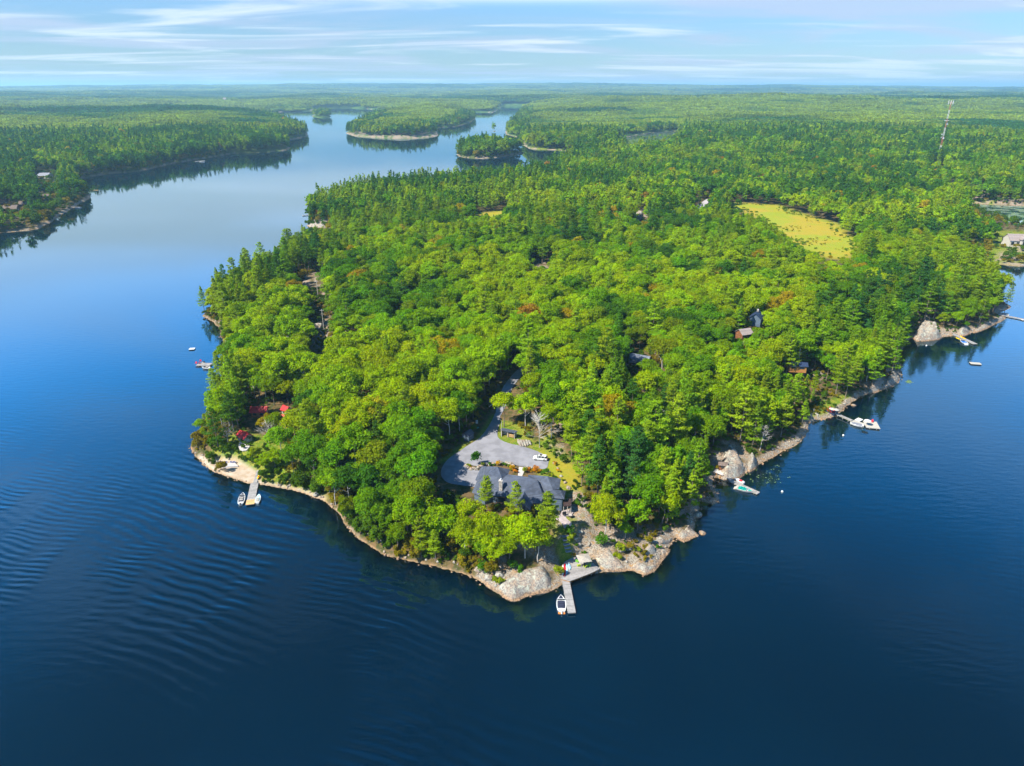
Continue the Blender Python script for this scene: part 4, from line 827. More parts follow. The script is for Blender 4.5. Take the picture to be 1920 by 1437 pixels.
for a, b in (('N1', 'R1'), ('N2', 'R2'), ('N3', 'T1'), ('N4', 'T2'), ('N5', 'B'), ('N6', 'A')): Vh[a] = Vh[b] + (NV if b not in ('A', 'B') else NV * .02)
faces = ['A C G P B', 'C C2 G', 'P G W3 Q', 'G2 G C2 W1', 'G2 W1 W2', 'G G2 W2 W3', 'B P D2 D', 'P R1 D2', 'P Q M0 F0 K R1', 'R1 K R2', 'K E2 E1 S2 S1 R2', 'K F0 F1 K2', 'K2 F1 F2', 'K K2 F2 E2', 'S1 S2 T7 T8', 'R2 S1 T8 T1', 'T1 T8 T7 T6 T5 T4 T3 T2', 'T2 T3 U2 U1', 'T4 T5 X2 X1', 'R1 R2 N2 N1', 'T1 T2 N4 N3']
names = list(Vh); rv = [Vh[k] for k in names]; rf = []
for f in faces:
    ids = [names.index(k) for k in f.split()]
    for tri in tessellate_polygon([[Vector((rv[i].x, rv[i].y, 0)) for i in ids]]): rf.append(tuple(ids[q] for q in tri))
import bmesh as _b
bm = _b.new(); bv = [bm.verts.new(p) for p in rv]; bm.verts.ensure_lookup_table()
for f in rf:
    try:
        q = bm.faces.new([bv[i] for i in f]); q.normal_update()
        if q.normal.z < 0: q.normal_flip()
    except ValueError: pass
me = bpy.data.meshes.new('roof'); bm.to_mesh(me); bm.free(); me.materials.append(M['roof']); ro = link('roof', me, hs)
so = ro.modifiers.new('s', 'SOLIDIFY'); so.thickness = .22; so.offset = -1
ol = ['A', 'C', 'W1', 'W2', 'W3', 'Q', 'M0', 'F0', 'E2', 'E1', 'T6', 'T5', 'X2', 'X1', 'U2', 'U1', 'N4', 'N3', 'N2', 'N1', 'D', 'B']
cen = Vector((0, 1.5, 0)); wl = MB(); pts = []
for k in ol: p = Vh[k].copy(); p.z = 0; d = (cen - p); pts.append(p + d.normalized() * .75)
wl.prism([(p.x, p.y) for p in pts], -1.5, 2.45)
wl.build('wall', M['bluewall'], hs)
ch = Vh['C'] * 0 + hv(568, 500, 11.4); cm = MB(); cm.box((ch.x, ch.y, 4.6), (1.0, .9, 5.2), R(-9)); cm.box((ch.x, ch.y, 7.3), (1.2, 1.1, .2), R(-9)); cho = cm.build('chimney', M['stone'], hs, bevel=.05)
c2 = MB(); c2.tube((ch.x, ch.y, 7.35), (ch.x, ch.y, 7.9), .22, .2, 10); c2.build('flue', M['white'], cho)
def wallbits(a, b, kinds, z0, z1, name, mat_, fr=None):
    p, q = Vh[a].copy(), Vh[b].copy(); d = q - p; ang = math.atan2(d.y, d.x); n = Vector((math.sin(ang), -math.cos(ang), 0)); n = n if n.y < 0 else -n
    for t, w in kinds:
        c = p.lerp(q, t); x = MB(); x.box((c.x - n.x * .62, c.y - n.y * .62, (z0 + z1) / 2), (w, .12, z1 - z0), ang); o_ = x.build(name, mat_, hs)
        if fr: y = MB(); y.box((c.x - n.x * .6, c.y - n.y * .6, z1 + .06), (w + .2, .2, .12), ang); y.box((c.x - n.x * .6, c.y - n.y * .6, z0 - .06), (w + .2, .2, .12), ang); y.build('frame', fr, o_)
wallbits('Q', 'M0', [(.3, 1.2), (.75, 1.3)], .4, 2.1, 'window', M['glass'], M['timber'])
wallbits('E1', 'T6', [(.5, 1.4)], .4, 2.1, 'window', M['glass'], M['timber']); wallbits('T6', 'T5', [(.5, 1.8)], .5, 2.1, 'window', M['glass'], M['timber']); wallbits('E2', 'E1', [(.5, 1.8)], .2, 2.1, 'window', M['glass'], M['timber'])
# screened porch under the front hip
for X, Y in ((890, 895), (945, 900), (1048, 905), (1085, 905)):
    p = hv(X, Y, 9.4); x = MB(); x.box((p.x, p.y + .3, .9), (.28, .28, 3.1), R(-9)); x.build('post', M['timber'], hs)
x = MB(); a, b = hv(870, 985, 7.3), hv(1060, 1000, 7.3); x.box(((a.x + b.x) / 2, (a.y + b.y) / 2 + .2, -.2), ((b - a).length + .4, .2, .25), R(-9)); x.build('rail', M['timber'], hs)
x = MB(); x.prism([(p.x, p.y) for p in (hv(850, 900, 7), hv(1100, 930, 7), hv(1230, 800, 7), hv(1130, 760, 7), hv(870, 720, 7))], -1.2, -.05); x.build('porch_deck', M['deckb'], hs)
st = MB(); q0 = hv(935, 1010, 6.6)
for i in range(9): st.box((q0.x - .1 * i, q0.y - .42 * i, -.4 - .26 * i), (3.4, .5, .14), R(-9), tilt=0)
st.build('stairs', M['deckb'], hs)
x = MB(); x.prism([(p.x, p.y) for p in (hv(1690, 700, 8.4), hv(1840, 670, 8.4), hv(1835, 800, 8.4), hv(1695, 810, 8.4))], 1.2, 1.42); sd2 = x.build('side_deck', M['deckb'], hs)
for X, Y in ((1700, 812), (1770, 812), (1832, 800)):
    p = hv(X, Y, 8.3); x = MB(); x.tube((p.x, p.y + .15, -1.2), (p.x, p.y + .15, 1.25), .11); x.build('post', M['offw'], sd2)
# ---- shed
p, l_, a_ = frame((867, 826), (879, 832), YZ); q = at(877, 826, YZ)
sh = thing('garden_shed', 'small blue grey gabled shed at the west edge of the gravel yard', 'shed', (q.x, q.y + 1.0, YZ), R(-30)); w, d, h_ = 2.7, 3.2, 2.1
x = MB(); x.box((0, 0, h_ / 2), (w, d, h_)); x.add([(-w / 2, -d / 2, h_), (w / 2, -d / 2, h_), (0, -d / 2, h_ + .95)], [(0, 1, 2)]); x.add([(-w / 2, d / 2, h_), (w / 2, d / 2, h_), (0, d / 2, h_ + .95)], [(1, 0, 2)]); x.build('wall', M['bluewall'], sh)
def gable(w, d, h0, rise, over=.25, th=.12, m=None, parent=None, name='roof'):
    x = MB(); W2 = w / 2 + over; D2 = d / 2 + over; e = over * rise / (w / 2); 
    for s in (-1, 1):
        A = [(s * W2, -D2, h0 - e), (s * W2, D2, h0 - e), (0, D2, h0 + rise), (0, -D2, h0 + rise)]; B = [(a[0], a[1], a[2] + th) for a in A]
        f = [(0, 1, 2, 3), (7, 6, 5, 4), (0, 4, 5, 1), (1, 5, 6, 2), (2, 6, 7, 3), (3, 7, 4, 0)]; x.add(A + B, f if s > 0 else [g[::-1] for g in f])
    return x.build(name, m, parent)
gable(w, d, h_, .95, m=M['roof'], parent=sh); x = MB(); x.box((0, -d / 2 - .03, .95), (1.5, .06, 1.8)); x.build('door', M['bluewall'], sh)
# ---- log shelter
p, l_, a_ = frame((941.5, 820), (969, 824), YZ); wsd = thing('log_shelter', 'open fronted firewood shelter with dark sloping roof at the yard edge', 'shelter', at(954, 820, YZ) + Vector((0, .5, 0)), R(-24))
for sx in (-2.5, 0, 2.5):
    for sy in (-.8, .8): x = MB(); x.box((sx, sy, 1.0 + (.25 if sy < 0 else 0)), (.18, .18, 2.1 + (.5 if sy < 0 else 0))); x.build('post', M['offw'], wsd)
x = MB(); x.box((0, .78, 1.0), (5.0, .08, 1.9)); x.box((-2.48, 0, .95), (.08, 1.6, 1.8)); x.box((2.48, 0, .95), (.08, 1.6, 1.8)); x.build('wall', M['offw'], wsd)
x = MB(); x.box((0, 0, 2.35), (5.9, 2.5, .14), tilt=R(-9)); x.build('roof', M['roof'], wsd)
x = MB(); x.box((.9, -.1, .75), (2.6, 1.1, 1.2)); x.build('log_stack', M['wood'], wsd, bevel=.12)
# ---- vehicles
def suv(loc_, rz, label):
    t = thing('parked_car', label, 'car', loc_, rz); L_, Wd = 4.7, 1.9
    secs = []
    for X, zt, w in ((-2.35, .95, .80), (-2.2, 1.05, .90), (-1.2, 1.08, .95), (0, 1.1, .95), (1.2, 1.05, .95), (2.1, .92, .90), (2.35, .75, .78)):
        secs.append([(X, -w, .35), (X, -w * 1.0, .7), (X, -w * .97, zt), (X, w * .97, zt), (X, w, .7), (X, w, .35)])
    x = MB(); x.loft(secs); body = x.build('body', M['white'], t, bevel=.05)
    x = MB(); x.loft([[(X, -w0, 1.05), (X2, -w1, zt), (X2, w1, zt), (X, w0, 1.05)] for X, X2, w0, w1, zt in ((-2.2, -1.9, .86, .70, 1.60), (-.2, -.2, .9, .72, 1.72), (1.1, .55, .88, .70, 1.66))]); x.build('cabin_glass', M['glass'], t)
    x = MB(); x.loft([[(X, -w, 1.60 + dz), (X, -w, 1.72 + dz), (X, w, 1.72 + dz), (X, w, 1.60 + dz)] for X, w, dz in ((-2.0, .66, -.03), (-.7, .72, .03), (.62, .68, -.02))]); rf_ = x.build('roof', M['white'], t, bevel=.04)
    x = MB(); x.box((-.2, 0, 1.765), (.9, .95, .03)); x.build('sunroof', M['black'], rf_)
    for sx in (-1.45, -.4, .55):
        for sy in (-1, 1): x = MB(); x.box((sx, sy * .83, 1.34), (.1, .08, .62), tilt=sy * R(18)); x.build('pillar', M['white'], t)
    for sx in (-1.45, 1.45):
        for sy in (-1, 1):
            x = MB(); x.tube((sx, sy * .74, .36), (sx, sy * .97, .36), .36, n=16); wh = x.build('wheel', M['tyre'], t); x = MB(); x.tube((sx, sy * .95, .36), (sx, sy * .985, .36), .21, n=12); x.build('rim', M['metal'], wh)
    for sy in (-1, 1): x = MB(); x.box((2.24, sy * .62, .8), (.12, .3, .14)); x.build('headlight', M['metal'], t); x = MB(); x.box((-2.36, sy * .68, .95), (.08, .2, .25)); x.build('tail_light', M['red'], t); x = MB(); x.box((.75, sy * 1.0, 1.1), (.15, .16, .12)); x.build('mirror', M['white'], t)
    return t
cz = gz(*at(1013, 858, YZ)[:2]) + .1; q = at(1013, 862, cz); suv((q.x, q.y, cz), R(169), 'white estate car parked on the gravel yard by the golden grass')
q = at(928, 750, 9); z_ = gz(q.x, q.y) + .15; q = at(929, 749, z_)
dk = suv((q.x, q.y, z_), R(60), 'black car half hidden under trees at the top of the drive')
for o_ in dk.children_recursive:
    if o_.name.split('.')[0] in ('body', 'roof', 'pillar', 'mirror'): o_.data.materials[0] = M['black']
q = atg(918, 759, .6); tl = thing('boat_trailer', 'white framed boat trailer parked beside the drive under trees', 'trailer', q, R(62))
x = MB()
for sy in (-1, 1): x.tube((-2.4, sy * .95, .7), (1.3, sy * .95, .7), .09); x.tube((1.3, sy * .95, .7), (3.0, 0, .6), .09)
for sx in (-2.3, -.8, .7): x.tube((sx, -.95, .7), (sx, .95, .7), .08)
x.build('frame', M['white'], tl)
for sy in (-1, 1): x = MB(); x.tube((-1.1, sy * 1.02, .35), (-1.1, sy * 1.22, .35), .34, n=14); x.build('wheel', M['tyre'], tl)
x = MB(); x.box((-.7, 0, .85), (3.0, 1.5, .3)); x.build('load', M['black'], tl, bevel=.1)
# ---- boats, docks, furniture
def hull_secs(L_, Wd, z0, z1, n=9, blunt=.75, flare=.8):
    S_ = []
    for i in range(n):
        t = i / (n - 1); w = Wd / 2 * (blunt + (1 - blunt) * min(1, t * 4)) * (1 - max(0, (t - .45) / .55) ** 2.2) + .02; zb = z0 + (z1 - z0) * .55 * max(0, (t - .6) / .4) ** 2; zt = z1 + .18 * t
        X = -L_ / 2 + L_ * t; S_.append([(X, -w, zt), (X, -w * flare, (zb + zt) / 2 - .05), (X, -w * .15, zb), (X, w * .15, zb), (X, w * flare, (zb + zt) / 2 - .05), (X, w, zt)])
    return S_
def boat(label, a, b, Wd, cols, z=0.0, motor='out', cover=None, L_=None, seats=2, group=None, screen=True):
    """stern at photo point a, bow at b"""
    p, ln, ang = frame(a, b, .5 + z); ln = L_ or ln; c = at((a[0] + b[0]) / 2, (a[1] + b[1]) / 2, .5 + z)
    t = thing('motorboat' if motor else 'rowing_boat', label, 'boat', (c.x, c.y, z), ang, group); S_ = hull_secs(ln, Wd, -.25, .62)
    x = MB(); x.loft(S_, closed=True); x.build('hull', cols[0], t)
    x = MB(); rim = []
    for s in (1, -1):
        for i in range(len(S_) - 1):
            A = Vector(S_[i][0]); B = Vector(S_[i + 1][0]); A.y *= s; B.y *= s; x.tube(A, B, .07, n=5)
    x.build('gunwale', cols[1], t)
    def deck(t0, t1, m, name, k=.86, dz=.06):
        q = MB(); n = 5; sec = []
        for j in range(n):
            tt_ = t0 + (t1 - t0) * j / (n - 1); i = min(len(S_) - 2, int(tt_ * (len(S_) - 1))); f = tt_ * (len(S_) - 1) - i; A = Vector(S_[i][0]).lerp(Vector(S_[i + 1][0]), f)
            w = abs(A.y) * k; sec.append([(A.x, -w, A.z + dz - .1), (A.x, -w, A.z + dz), (A.x, 0, A.z + dz + .07), (A.x, w, A.z + dz), (A.x, w, A.z + dz - .1)])
        q.loft(sec); return q.build(name, m, t)
    if cover: deck(.06, .93, cover, 'cover', .95, .12)
    else:
        deck(.03, .14, cols[1], 'stern_deck', .98); deck(.15, .62, cols[2], 'cockpit', .84, .03); deck(.74, .95, cols[2], 'bow_seat', .7, .04)
        if screen:
            q = MB(); q.box((ln * .16, 0, .98), (.08, Wd * .82, .42), tilt=0); q.build('windscreen', M['glass'], t); q = MB(); q.box((ln * .16, 0, 1.2), (.1, Wd * .86, .05)); q.build('screen_frame', M['white'], t)
        for k in range(seats): q = MB(); q.box((-ln * .05 - k * ln * .16, 0, .88), (.45, Wd * .6, .28)); q.build('seat', cols[3], t, bevel=.06)
    if motor == 'out':
        q = MB(); q.box((-ln / 2 - .28, 0, .75), (.45, .38, .5), taper=.8); q.box((-ln / 2 - .28, 0, .2), (.16, .14, .8)); q.build('outboard_motor', cols[4], t, bevel=.05)
    elif motor == 'in': q = MB(); q.box((-ln / 2 - .3, 0, .12), (.6, Wd * .75, .12)); q.build('swim_platform', cols[4], t)
    return t
def dock(label, a, b, Wd, z=.55, m='dockg', name='dock', posts=3, float_=True, post_m='offw', group=None, extra=None):
    p, ln, ang = frame(a, b, z); c = at((a[0] + b[0]) / 2, (a[1] + b[1]) / 2, z); t = thing(name, label, name.replace('_', ' '), (c.x, c.y, 0), ang, group)
    x = MB(); x.box((0, 0, z - .05), (ln, Wd, .1)); x.build('planks', M[m], t); x = MB(); x.box((0, 0, z - .2), (ln - .1, Wd - .1, .2)); x.build('frame', M[post_m], t)
    for k in range(posts):
        X = -ln / 2 + ln * (k + .5) / posts
        for s in (-1, 1): x = MB(); x.tube((X, s * (Wd / 2 - .12), -1.4), (X, s * (Wd / 2 - .12), z - .28), .1); x.build('post', M[post_m], t)
    if extra: extra(t, ln)
    return t
def adk_chair(label, px, py, z, m, rz=None, group='deck chairs'):
    p = at(px, py, z + .35); t = thing('deck_chair', label, 'deck chair', (p.x, p.y, z), rz if rz is not None else random.uniform(0, 6.28), group)
    x = MB(); x.box((0, .05, .34), (.6, .6, .06), tilt=R(-10)); x.build('seat', m, t); x = MB(); x.box((0, .38, .68), (.62, .07, .78), tilt=R(-22)); x.build('backrest', m, t)
    for s in (-1, 1): x = MB(); x.box((s * .38, .02, .52), (.14, .75, .05)); x.build('armrest', m, t); x = MB(); x.box((s * .34, -.3, .25), (.08, .1, .5)); x.build('leg', m, t); x = MB(); x.box((s * .34, .3, .2), (.08, .1, .42)); x.build('leg', m, t)
    return t
def paddle(label, a, b, Wd, z, m, name='kayak', m2=None, group=None, hgt=.28):
    p, ln, ang = frame(a, b, z + .2); c = at((a[0] + b[0]) / 2, (a[1] + b[1]) / 2, z + .2); t = thing(name, label, name.replace('_', ' '), (c.x, c.y, z), ang, group); S_ = []
    for i in range(11):
        u = i / 10; w = Wd / 2 * max(.04, math.sin(math.pi * u) ** .7); X = -ln / 2 + ln * u; up = .1 * (2 * u - 1) ** 4
        S_.append([(X, -w, hgt * .6 + up), (X, -w * .6, .02 + up), (X, w * .6, .02 + up), (X, w, hgt * .6 + up), (X, w * .5, hgt + up), (X, -w * .5, hgt + up)])
    x = MB(); x.loft(S_); x.build('hull', m, t)
    x = MB(); x.box((0, 0, hgt + .02), (ln * .22, Wd * .5, .05)); x.build('cockpit', m2 or M['black'], t, bevel=.02); return t
def raft(label, px, py, L_, Wd, rz, m='offw', z=.45, name='swim_raft'):
    p = at(px, py, z); t = thing(name, label, name.replace('_', ' '), (p.x, p.y, 0), rz); x = MB(); x.box((0, 0, z - .05), (L_, Wd, .1)); x.build('planks', M[m], t); x = MB(); x.box((0, 0, z - .28), (L_ - .2, Wd - .2, .36)); x.build('float', M['dark'], t); return t
# main waterfront deck
WZ = 1.15; dp = [(1052,1085.5),(1054,1067),(1058,1054),(1072,1046),(1086,1040),(1104,1047),(1113,1056),(1124.5,1067),(1110,1074),(1090,1082),(1068,1090)]
dr = at(1085, 1068, WZ); dt = thing('sun_deck', 'grey timber sun deck on the rocks at the tip of the point', 'deck', (dr.x, dr.y, 0), R(18)); L2 = loc(dt, [at(a, b, WZ) for a, b in dp])
x = MB(); x.prism([(p.x, p.y) for p in L2], WZ - .12, WZ); x.build('planks', M['deckg'], dt); x = MB(); x.prism([(p.x * .985, p.y * .985) for p in L2], WZ - .42, WZ - .12); x.build('frame', M['timber'], dt)
for a, b in ((1070,1088),(1090,1080),(1110,1072),(1122,1066),(1056,1083)):
    p = loc(dt, [at(a, b, WZ)])[0]; x = MB(); x.tube((p.x * .97, p.y * .95, -1.2), (p.x * .97, p.y * .95, WZ - .3), .11); x.build('post', M['offw'], dt)
def ladder(root, p, z, h_=1.0):
    x = MB()
    for s in (-.25, .25): x.tube((p.x + s, p.y, -.6), (p.x + s, p.y, z + h_), .035)
    for k in range(6): x.tube((p.x - .25, p.y, -.5 + .3 * k), (p.x + .25, p.y, -.5 + .3 * k), .025)
    x.build('ladder', M['metal'], root)
ladder(dt, loc(dt, [at(1118.5, 1069.5, WZ)])[0], WZ)
dock('long grey plank dock running out from the sun deck past the white motorboat', (1060.5, 1087), (1072, 1148), 2.0, .75, posts=4)
boat('white motorboat with navy cover and bow rail moored beside the long plank dock', (1053, 1146), (1051.5, 1117), 2.3, (M['white'], M['white'], M['navy'], M['navy'], M['orange']), 0, 'in')
q = bpy.data.objects['motorboat']; x = MB(); x.box((-3.2, 0, .5), (.9, .35, .45), taper=.7); x.build('outboard_motor', M['white'], q, bevel=.05)
paddle('white canoe lying on the west edge of the sun deck', (1055.0, 1080), (1055.7, 1059), .75, WZ, M['white'], 'canoe', M['offw'], hgt=.3)
paddle('long red kayak on the sun deck between white and blue boards', (1058.5, 1081), (1059, 1057), .72, WZ, M['red'], 'kayak', M['red'])
paddle('pale blue paddleboard beside the red kayak', (1062, 1077), (1063, 1057), .75, WZ, M['lblue'], 'paddleboard', M['white'], hgt=.15)
paddle('light blue kayak with dark seat on the sun deck', (1069, 1068), (1066.3, 1056), .8, WZ, M['lblue'], 'kayak', M['purple'])
for i, (px, py, mm, lb) in enumerate([(1082.5, 1052, 'lime', 'bright green deck chair under the edge of the parasol'), (1085, 1060, 'limey', 'yellow green deck chair in front of the parasol'), (1097.5, 1062, 'limey', 'lime deck chair beside the greener one on the sun deck'), (1104.5, 1060, 'lime', 'green deck chair with its twin near the lakeward edge'), (1106, 1052, 'limey', 'pale green deck chair behind the parasol by the rock'), (1088, 1050, 'lime', 'green deck chair shaded under the parasol')]): adk_chair(lb, px, py, WZ, M[mm], R(160 + 30 * i))
p = at(1095, 1046, WZ + 2.5); ub = thing('patio_parasol', 'square beige parasol standing on the sun deck', 'parasol', (p.x, p.y, WZ), R(12)); x = MB(); x.tube((0, 0, 0), (0, 0, 2.7), .04); x.build('pole', M['dark'], ub)
x = MB(); w = 1.75; x.add([(-w, -w, 2.35), (w, -w, 2.35), (w, w, 2.35), (-w, w, 2.35), (0, 0, 2.85)], [(0, 1, 4), (1, 2, 4), (2, 3, 4), (3, 0, 4)]); x.add([(-w, -w, 2.3), (w, -w, 2.3), (w, w, 2.3), (-w, w, 2.3), (0, 0, 2.8)], [(4, 1, 0), (4, 2, 1), (4, 3, 2), (4, 0, 3)]); x.build('canopy', M['beige'], ub); x = MB(); x.box((0, 0, .06), (.9, .9, .12)); x.build('base', M['dark'], ub)
# terrace, steps, fire bowl
PZ = 5.4
def slab(name, label, cat, px, z, m, th=.25):
    W_ = [at(a, b, z) for a, b in px]; c = sum(W_, Vector()) / len(W_); t = MB(); t.prism([(w.x - c.x, w.y - c.y) for w in W_], -th, 0); o_ = t.build(name, m); o_.location = (c.x, c.y, z); return tag(o_, label, cat)
slab('patio', 'pinkish flagstone terrace below the house, bent like a boot', 'terrace', smooth([(1036,967),(1050,963),(1058,964),(1062,972),(1066,976),(1072,980),(1073,987),(1069,990),(1062,993),(1056,988),(1052,979),(1045,975)], 2), PZ + .12, M['patio'])
slab('patio', 'upper flagstone apron beside the side deck of the house', 'terrace', smooth([(1050,960),(1060,956),(1077,955),(1074,964),(1066,968),(1058,966)], 1), PZ + .35, M['patio'])
p = at(1069, 968, PZ + .5); fb = thing('fire_bowl', 'dark round fire bowl on the flagstone terrace', 'fire bowl', p); x = MB(); x.tube((0, 0, 0), (0, 0, .4), .45, .8, 14); x.build('bowl', M['dark'], fb); x = MB(); x.tube((0, 0, .38), (0, 0, .44), .62, n=12); x.build('ash', M['stone'], fb)
p = at(1058, 966, PZ + .5); gr = thing('barbecue', 'black covered barbecue at the back of the terrace', 'barbecue', p, .4); x = MB(); x.box((0, 0, .6), (1.1, .6, .5)); x.tube((-.5, 0, .85), (.5, 0, .85), .3, n=12); x.build('cover', M['black'], gr, bevel=.05)
for s in (-1, 1): x = MB(); x.box((s * .4, 0, .2), (.08, .5, .4)); x.build('leg', M['black'], gr)
slab('footpath', 'pale paved steps from the gravel yard to the front door', 'path', [(973,875.5),(986,876.5),(979,893),(971,892)], YZ + .2, M['sandst'])['kind'] = 'structure'
for i, (a, b) in enumerate([((1066,1040),(1070,1037)),((1064,1034),(1068,1031)),((1062,1028),(1066,1025)),((1061,1021),(1065,1018)),((1060,1014),(1064,1012))]):
    zz = 1.3 + i * .6; p = at(*a, zz); x = MB(); x.box((0, 0, 0), (1.8, .8, .3)); o_ = x.build('stone_step', M['greyroof'], bevel=.06); o_.location = (p.x, p.y, max(zz, gz(p.x, p.y) + .08)); o_.rotation_euler = (0, 0, .3); tag(o_, f'{ORD[i]} grey stone step up from the sun deck', 'step', 'stone steps')
# slabs of rock beside the log shelter
for i in range(5):
    a = (971 + i * 5, 822 + i * .6); b = (977 + i * 4.6, 837 - abs(i - 1) * 1.2); z = YZ + .5; p, ln, an = frame(a, b, z); o_ = link('rock_slab', STN[i % 5]); o_.location = (p + at(*b, z)) / 2; o_.location.z = YZ + .25; o_.scale = (ln * .5, .62, .6); o_.rotation_euler = (0, 0, an); tag(o_, f'{ORD[i]} long pinkish rock slab out from the log shelter', 'rock', 'rock slabs beside the log shelter')
# rocks around the beds
k = 0
for (px, py) in [(875,873),(878,877),(883,880),(888,878),(893,880),(897,876),(902,874),(912,871),(918,872),(925,870),(932,869),(940,868),(950,868),(957,870),(962,873),(966,878),(984,880),(989,877),(996,877),(1003,877),(1012,881),(1022,884),(1030,885),(1040,868),(1046,878),(1052,893),(1060,905),(1066,915)]:
    z = gz(*at(px, py, YZ)[:2]); p = at(px, py, z + .2); o_ = link('garden_rock', STN[k % 5]); o_.location = p; s_ = random.uniform(.35, .75); o_.scale = (s_ * 1.3, s_, s_ * .8); o_.rotation_euler = (0, 0, k); o_['category'] = 'rock'; o_['group'] = 'stones edging the flower beds'; o_['label'] = f'{ordinal(k)} pale edging stone along the beds, counted from the round bush'; k += 1
# shrubs
def shrub(px, py, kd, sc_, col, label, zs=1.0, dz=0.5, cat='bush', group='garden bushes', name='bush'):
    p = atg(px, py, dz * sc_); o_ = link(name, SHR[kd]); o_.location = p; o_.scale = (sc_, sc_, sc_ * zs); o_.rotation_euler = (0, 0, random.uniform(0, 6)); o_['tint'] = [float(c) for c in col]; return tag(o_, label, cat, group)
shrub(893, 866, 2, 1.25, (.04, .13, .01), 'round clipped dark green bush at the tip of the rock bed', 1.35, 1.2)
GC = {'golden': (.50, .30, .008), 'yellow green': (.22, .28, .01), 'green': (.07, .18, .008), 'orange': (.50, .20, .01)}
for i, (px, py, sc_, cn, where) in enumerate([(879,874,.6,'yellow green','beside the round clipped bush'),(884,876,.5,'golden','in the rock bed tip'),(905,874,.5,'yellow green','behind the garage ridge'),(918,872,.6,'green','low between stones of the long bed'),(926,871,.6,'green','brightest in the long bed'),(934,872,.6,'golden','midway in the long bed'),(946,872,.6,'green','rounder in the long bed'),(953,873,.6,'yellow green','near the end of the long bed'),(961,882,.7,'golden','west of the paved steps'),(966,885,.7,'orange','touching the west side of the steps'),(956,881,.6,'yellow green','close to the dark roof valley'),(984,885,.65,'yellow green','at the east side of the steps'),(992,882,.75,'orange','first of the orange row'),(998,883,.75,'golden','second of the orange row'),(1004,884,.75,'orange','largest of the orange row'),(1010,885,.7,'golden','last of the orange row'),(1017,887,.75,'green','after the orange row'),(1025,889,.75,'green','behind the east wing roof'),(1033,892,.75,'yellow green','by the lone east wing corner'),(1041,896,.7,'green','near the east wing corner'),(1040,872,.5,'golden','in the dry grass by the car'),(1047,884,.6,'golden','in the dry grass beyond the east wing'),(1056,900,.6,'yellow green','at the foot of the pines')]): shrub(px, py, i % 3, sc_, GC[cn], f'{cn} bush {where}')
for i, (px, py, kd, sc_, cn, lb) in enumerate([(903,1068,2,1.1,'green','dark bush behind the pale boulder at the waterline'),(918,1070,0,1.0,'green','dark green bush beside the pale boulder'),(931,1085,1,1.1,'yellow green','yellowish bush between two shore boulders'),(938,1092,0,.9,'yellow green','yellowish bush low beside the big lichened rock'),(962,1066,2,1.0,'green','broad bush over the big lichened rock'),(975,1070,0,1.1,'green','leafy bush above the middle of the lichened rock'),(1048,1078,2,1.05,'yellow green','tall bush between lichened rock and sun deck'),(1163,1035,2,1.1,'yellow green','bright bush in the cleft between shore ledges'),(1158,1045,0,1.0,'yellow green','lower bush in the cleft between shore ledges'),(1127,1020,2,1.3,'green','bush at the foot of the pines behind the ledge'),(1195,1030,1,1.0,'yellow green','thin bush on the ledge beside the angular boulder'),(1235,1025,1,.8,'green','small bush on the outer ledge'),(1095,1036,1,.7,'green','tiny bush on the bare slope above the parasol'),(1075,1040,1,.7,'golden','low brown bush by the top of the stone steps'),(1068,1000,2,1.0,'green','bush on the slope below the terrace'),(1072,1010,0,1.2,'yellow green','spreading bush midway down the bare slope')]): shrub(px, py, kd, sc_, GC[cn], lb, 1, .6, 'bush', 'bushes on the shore rocks', 'shore_bush')
# ---- great shore rocks, each shaped to its outline
def outcrop(label, px, h_, zb=-.3, z=.6, seed=0, group='great rocks along the shore', tilt=(0, 0)):
    P = P2(smooth(px, 1), z); c = P.mean(0); x0, y0 = P.min(0); x1, y1 = P.max(0); st = max(.32, (x1 - x0) / 60)
    X, Y = np.meshgrid(np.arange(x0 - st, x1 + st, st), np.arange(y0 - st, y1 + st, st)); a, b = sdpoly(X, Y, P); sdv = np.where(b, a, -a)
    wd = max(sdv.max(), .5); g0 = ground(X, Y)
    prof = sst(np.clip(sdv / min(wd, 3.2), 0, 1)) ** .75
    Zt = np.maximum(g0 * .6, 0) + h_ * prof * (.30 + .95 * fbm(X / 3.6, Y / 3.6, seed, 4)) + (fbm(X / 1.1, Y / 1.1, seed + 3, 3) - .5) * .35 * prof
    st_ = np.floor(Zt * 2.3 + .6 * fbm(X / 4, Y / 4, seed + 9, 2)) / 2.3; Zt = .55 * Zt + .45 * st_
    Zt = np.where(sdv > -st * 1.2, np.where(sdv > 0, Zt, -.2 + np.minimum(g0, .2)), -9)
    n0, n1 = X.shape; k = (Zt > -8); id_ = -np.ones(X.shape, int); id_[k] = np.arange(k.sum()); F_ = []
    for i in range(n0 - 1):
        for j in range(n1 - 1):
            q = (id_[i, j], id_[i, j + 1], id_[i + 1, j + 1], id_[i + 1, j])
            if min(q) >= 0: F_.append(q)
    v = np.stack([X[k] - c[0], Y[k] - c[1], Zt[k]], -1); me = mesh('shore_rock', v, np.array(F_), [M['rock']], False); o_ = link('shore_rock', me); o_.location = (c[0], c[1], 0); return tag(o_, label, 'rock', group)
def zz8(l): return [(880 + a / 8.727, 1040 + b / 8.727) for a, b in l]
def zz7(l): return [(1060 + a / 6.857, 1000 + b / 6.857) for a, b in l]
outcrop('huge lichen grey whaleback rock with orange waterline west of the sun deck', zz8([(430,530),(560,430),(700,350),(900,280),(1100,225),(1250,195),(1330,310),(1395,430),(1380,510),(1350,590),(1000,645),(850,710),(720,760),(560,700),(470,610)]), 2.6, seed=1)
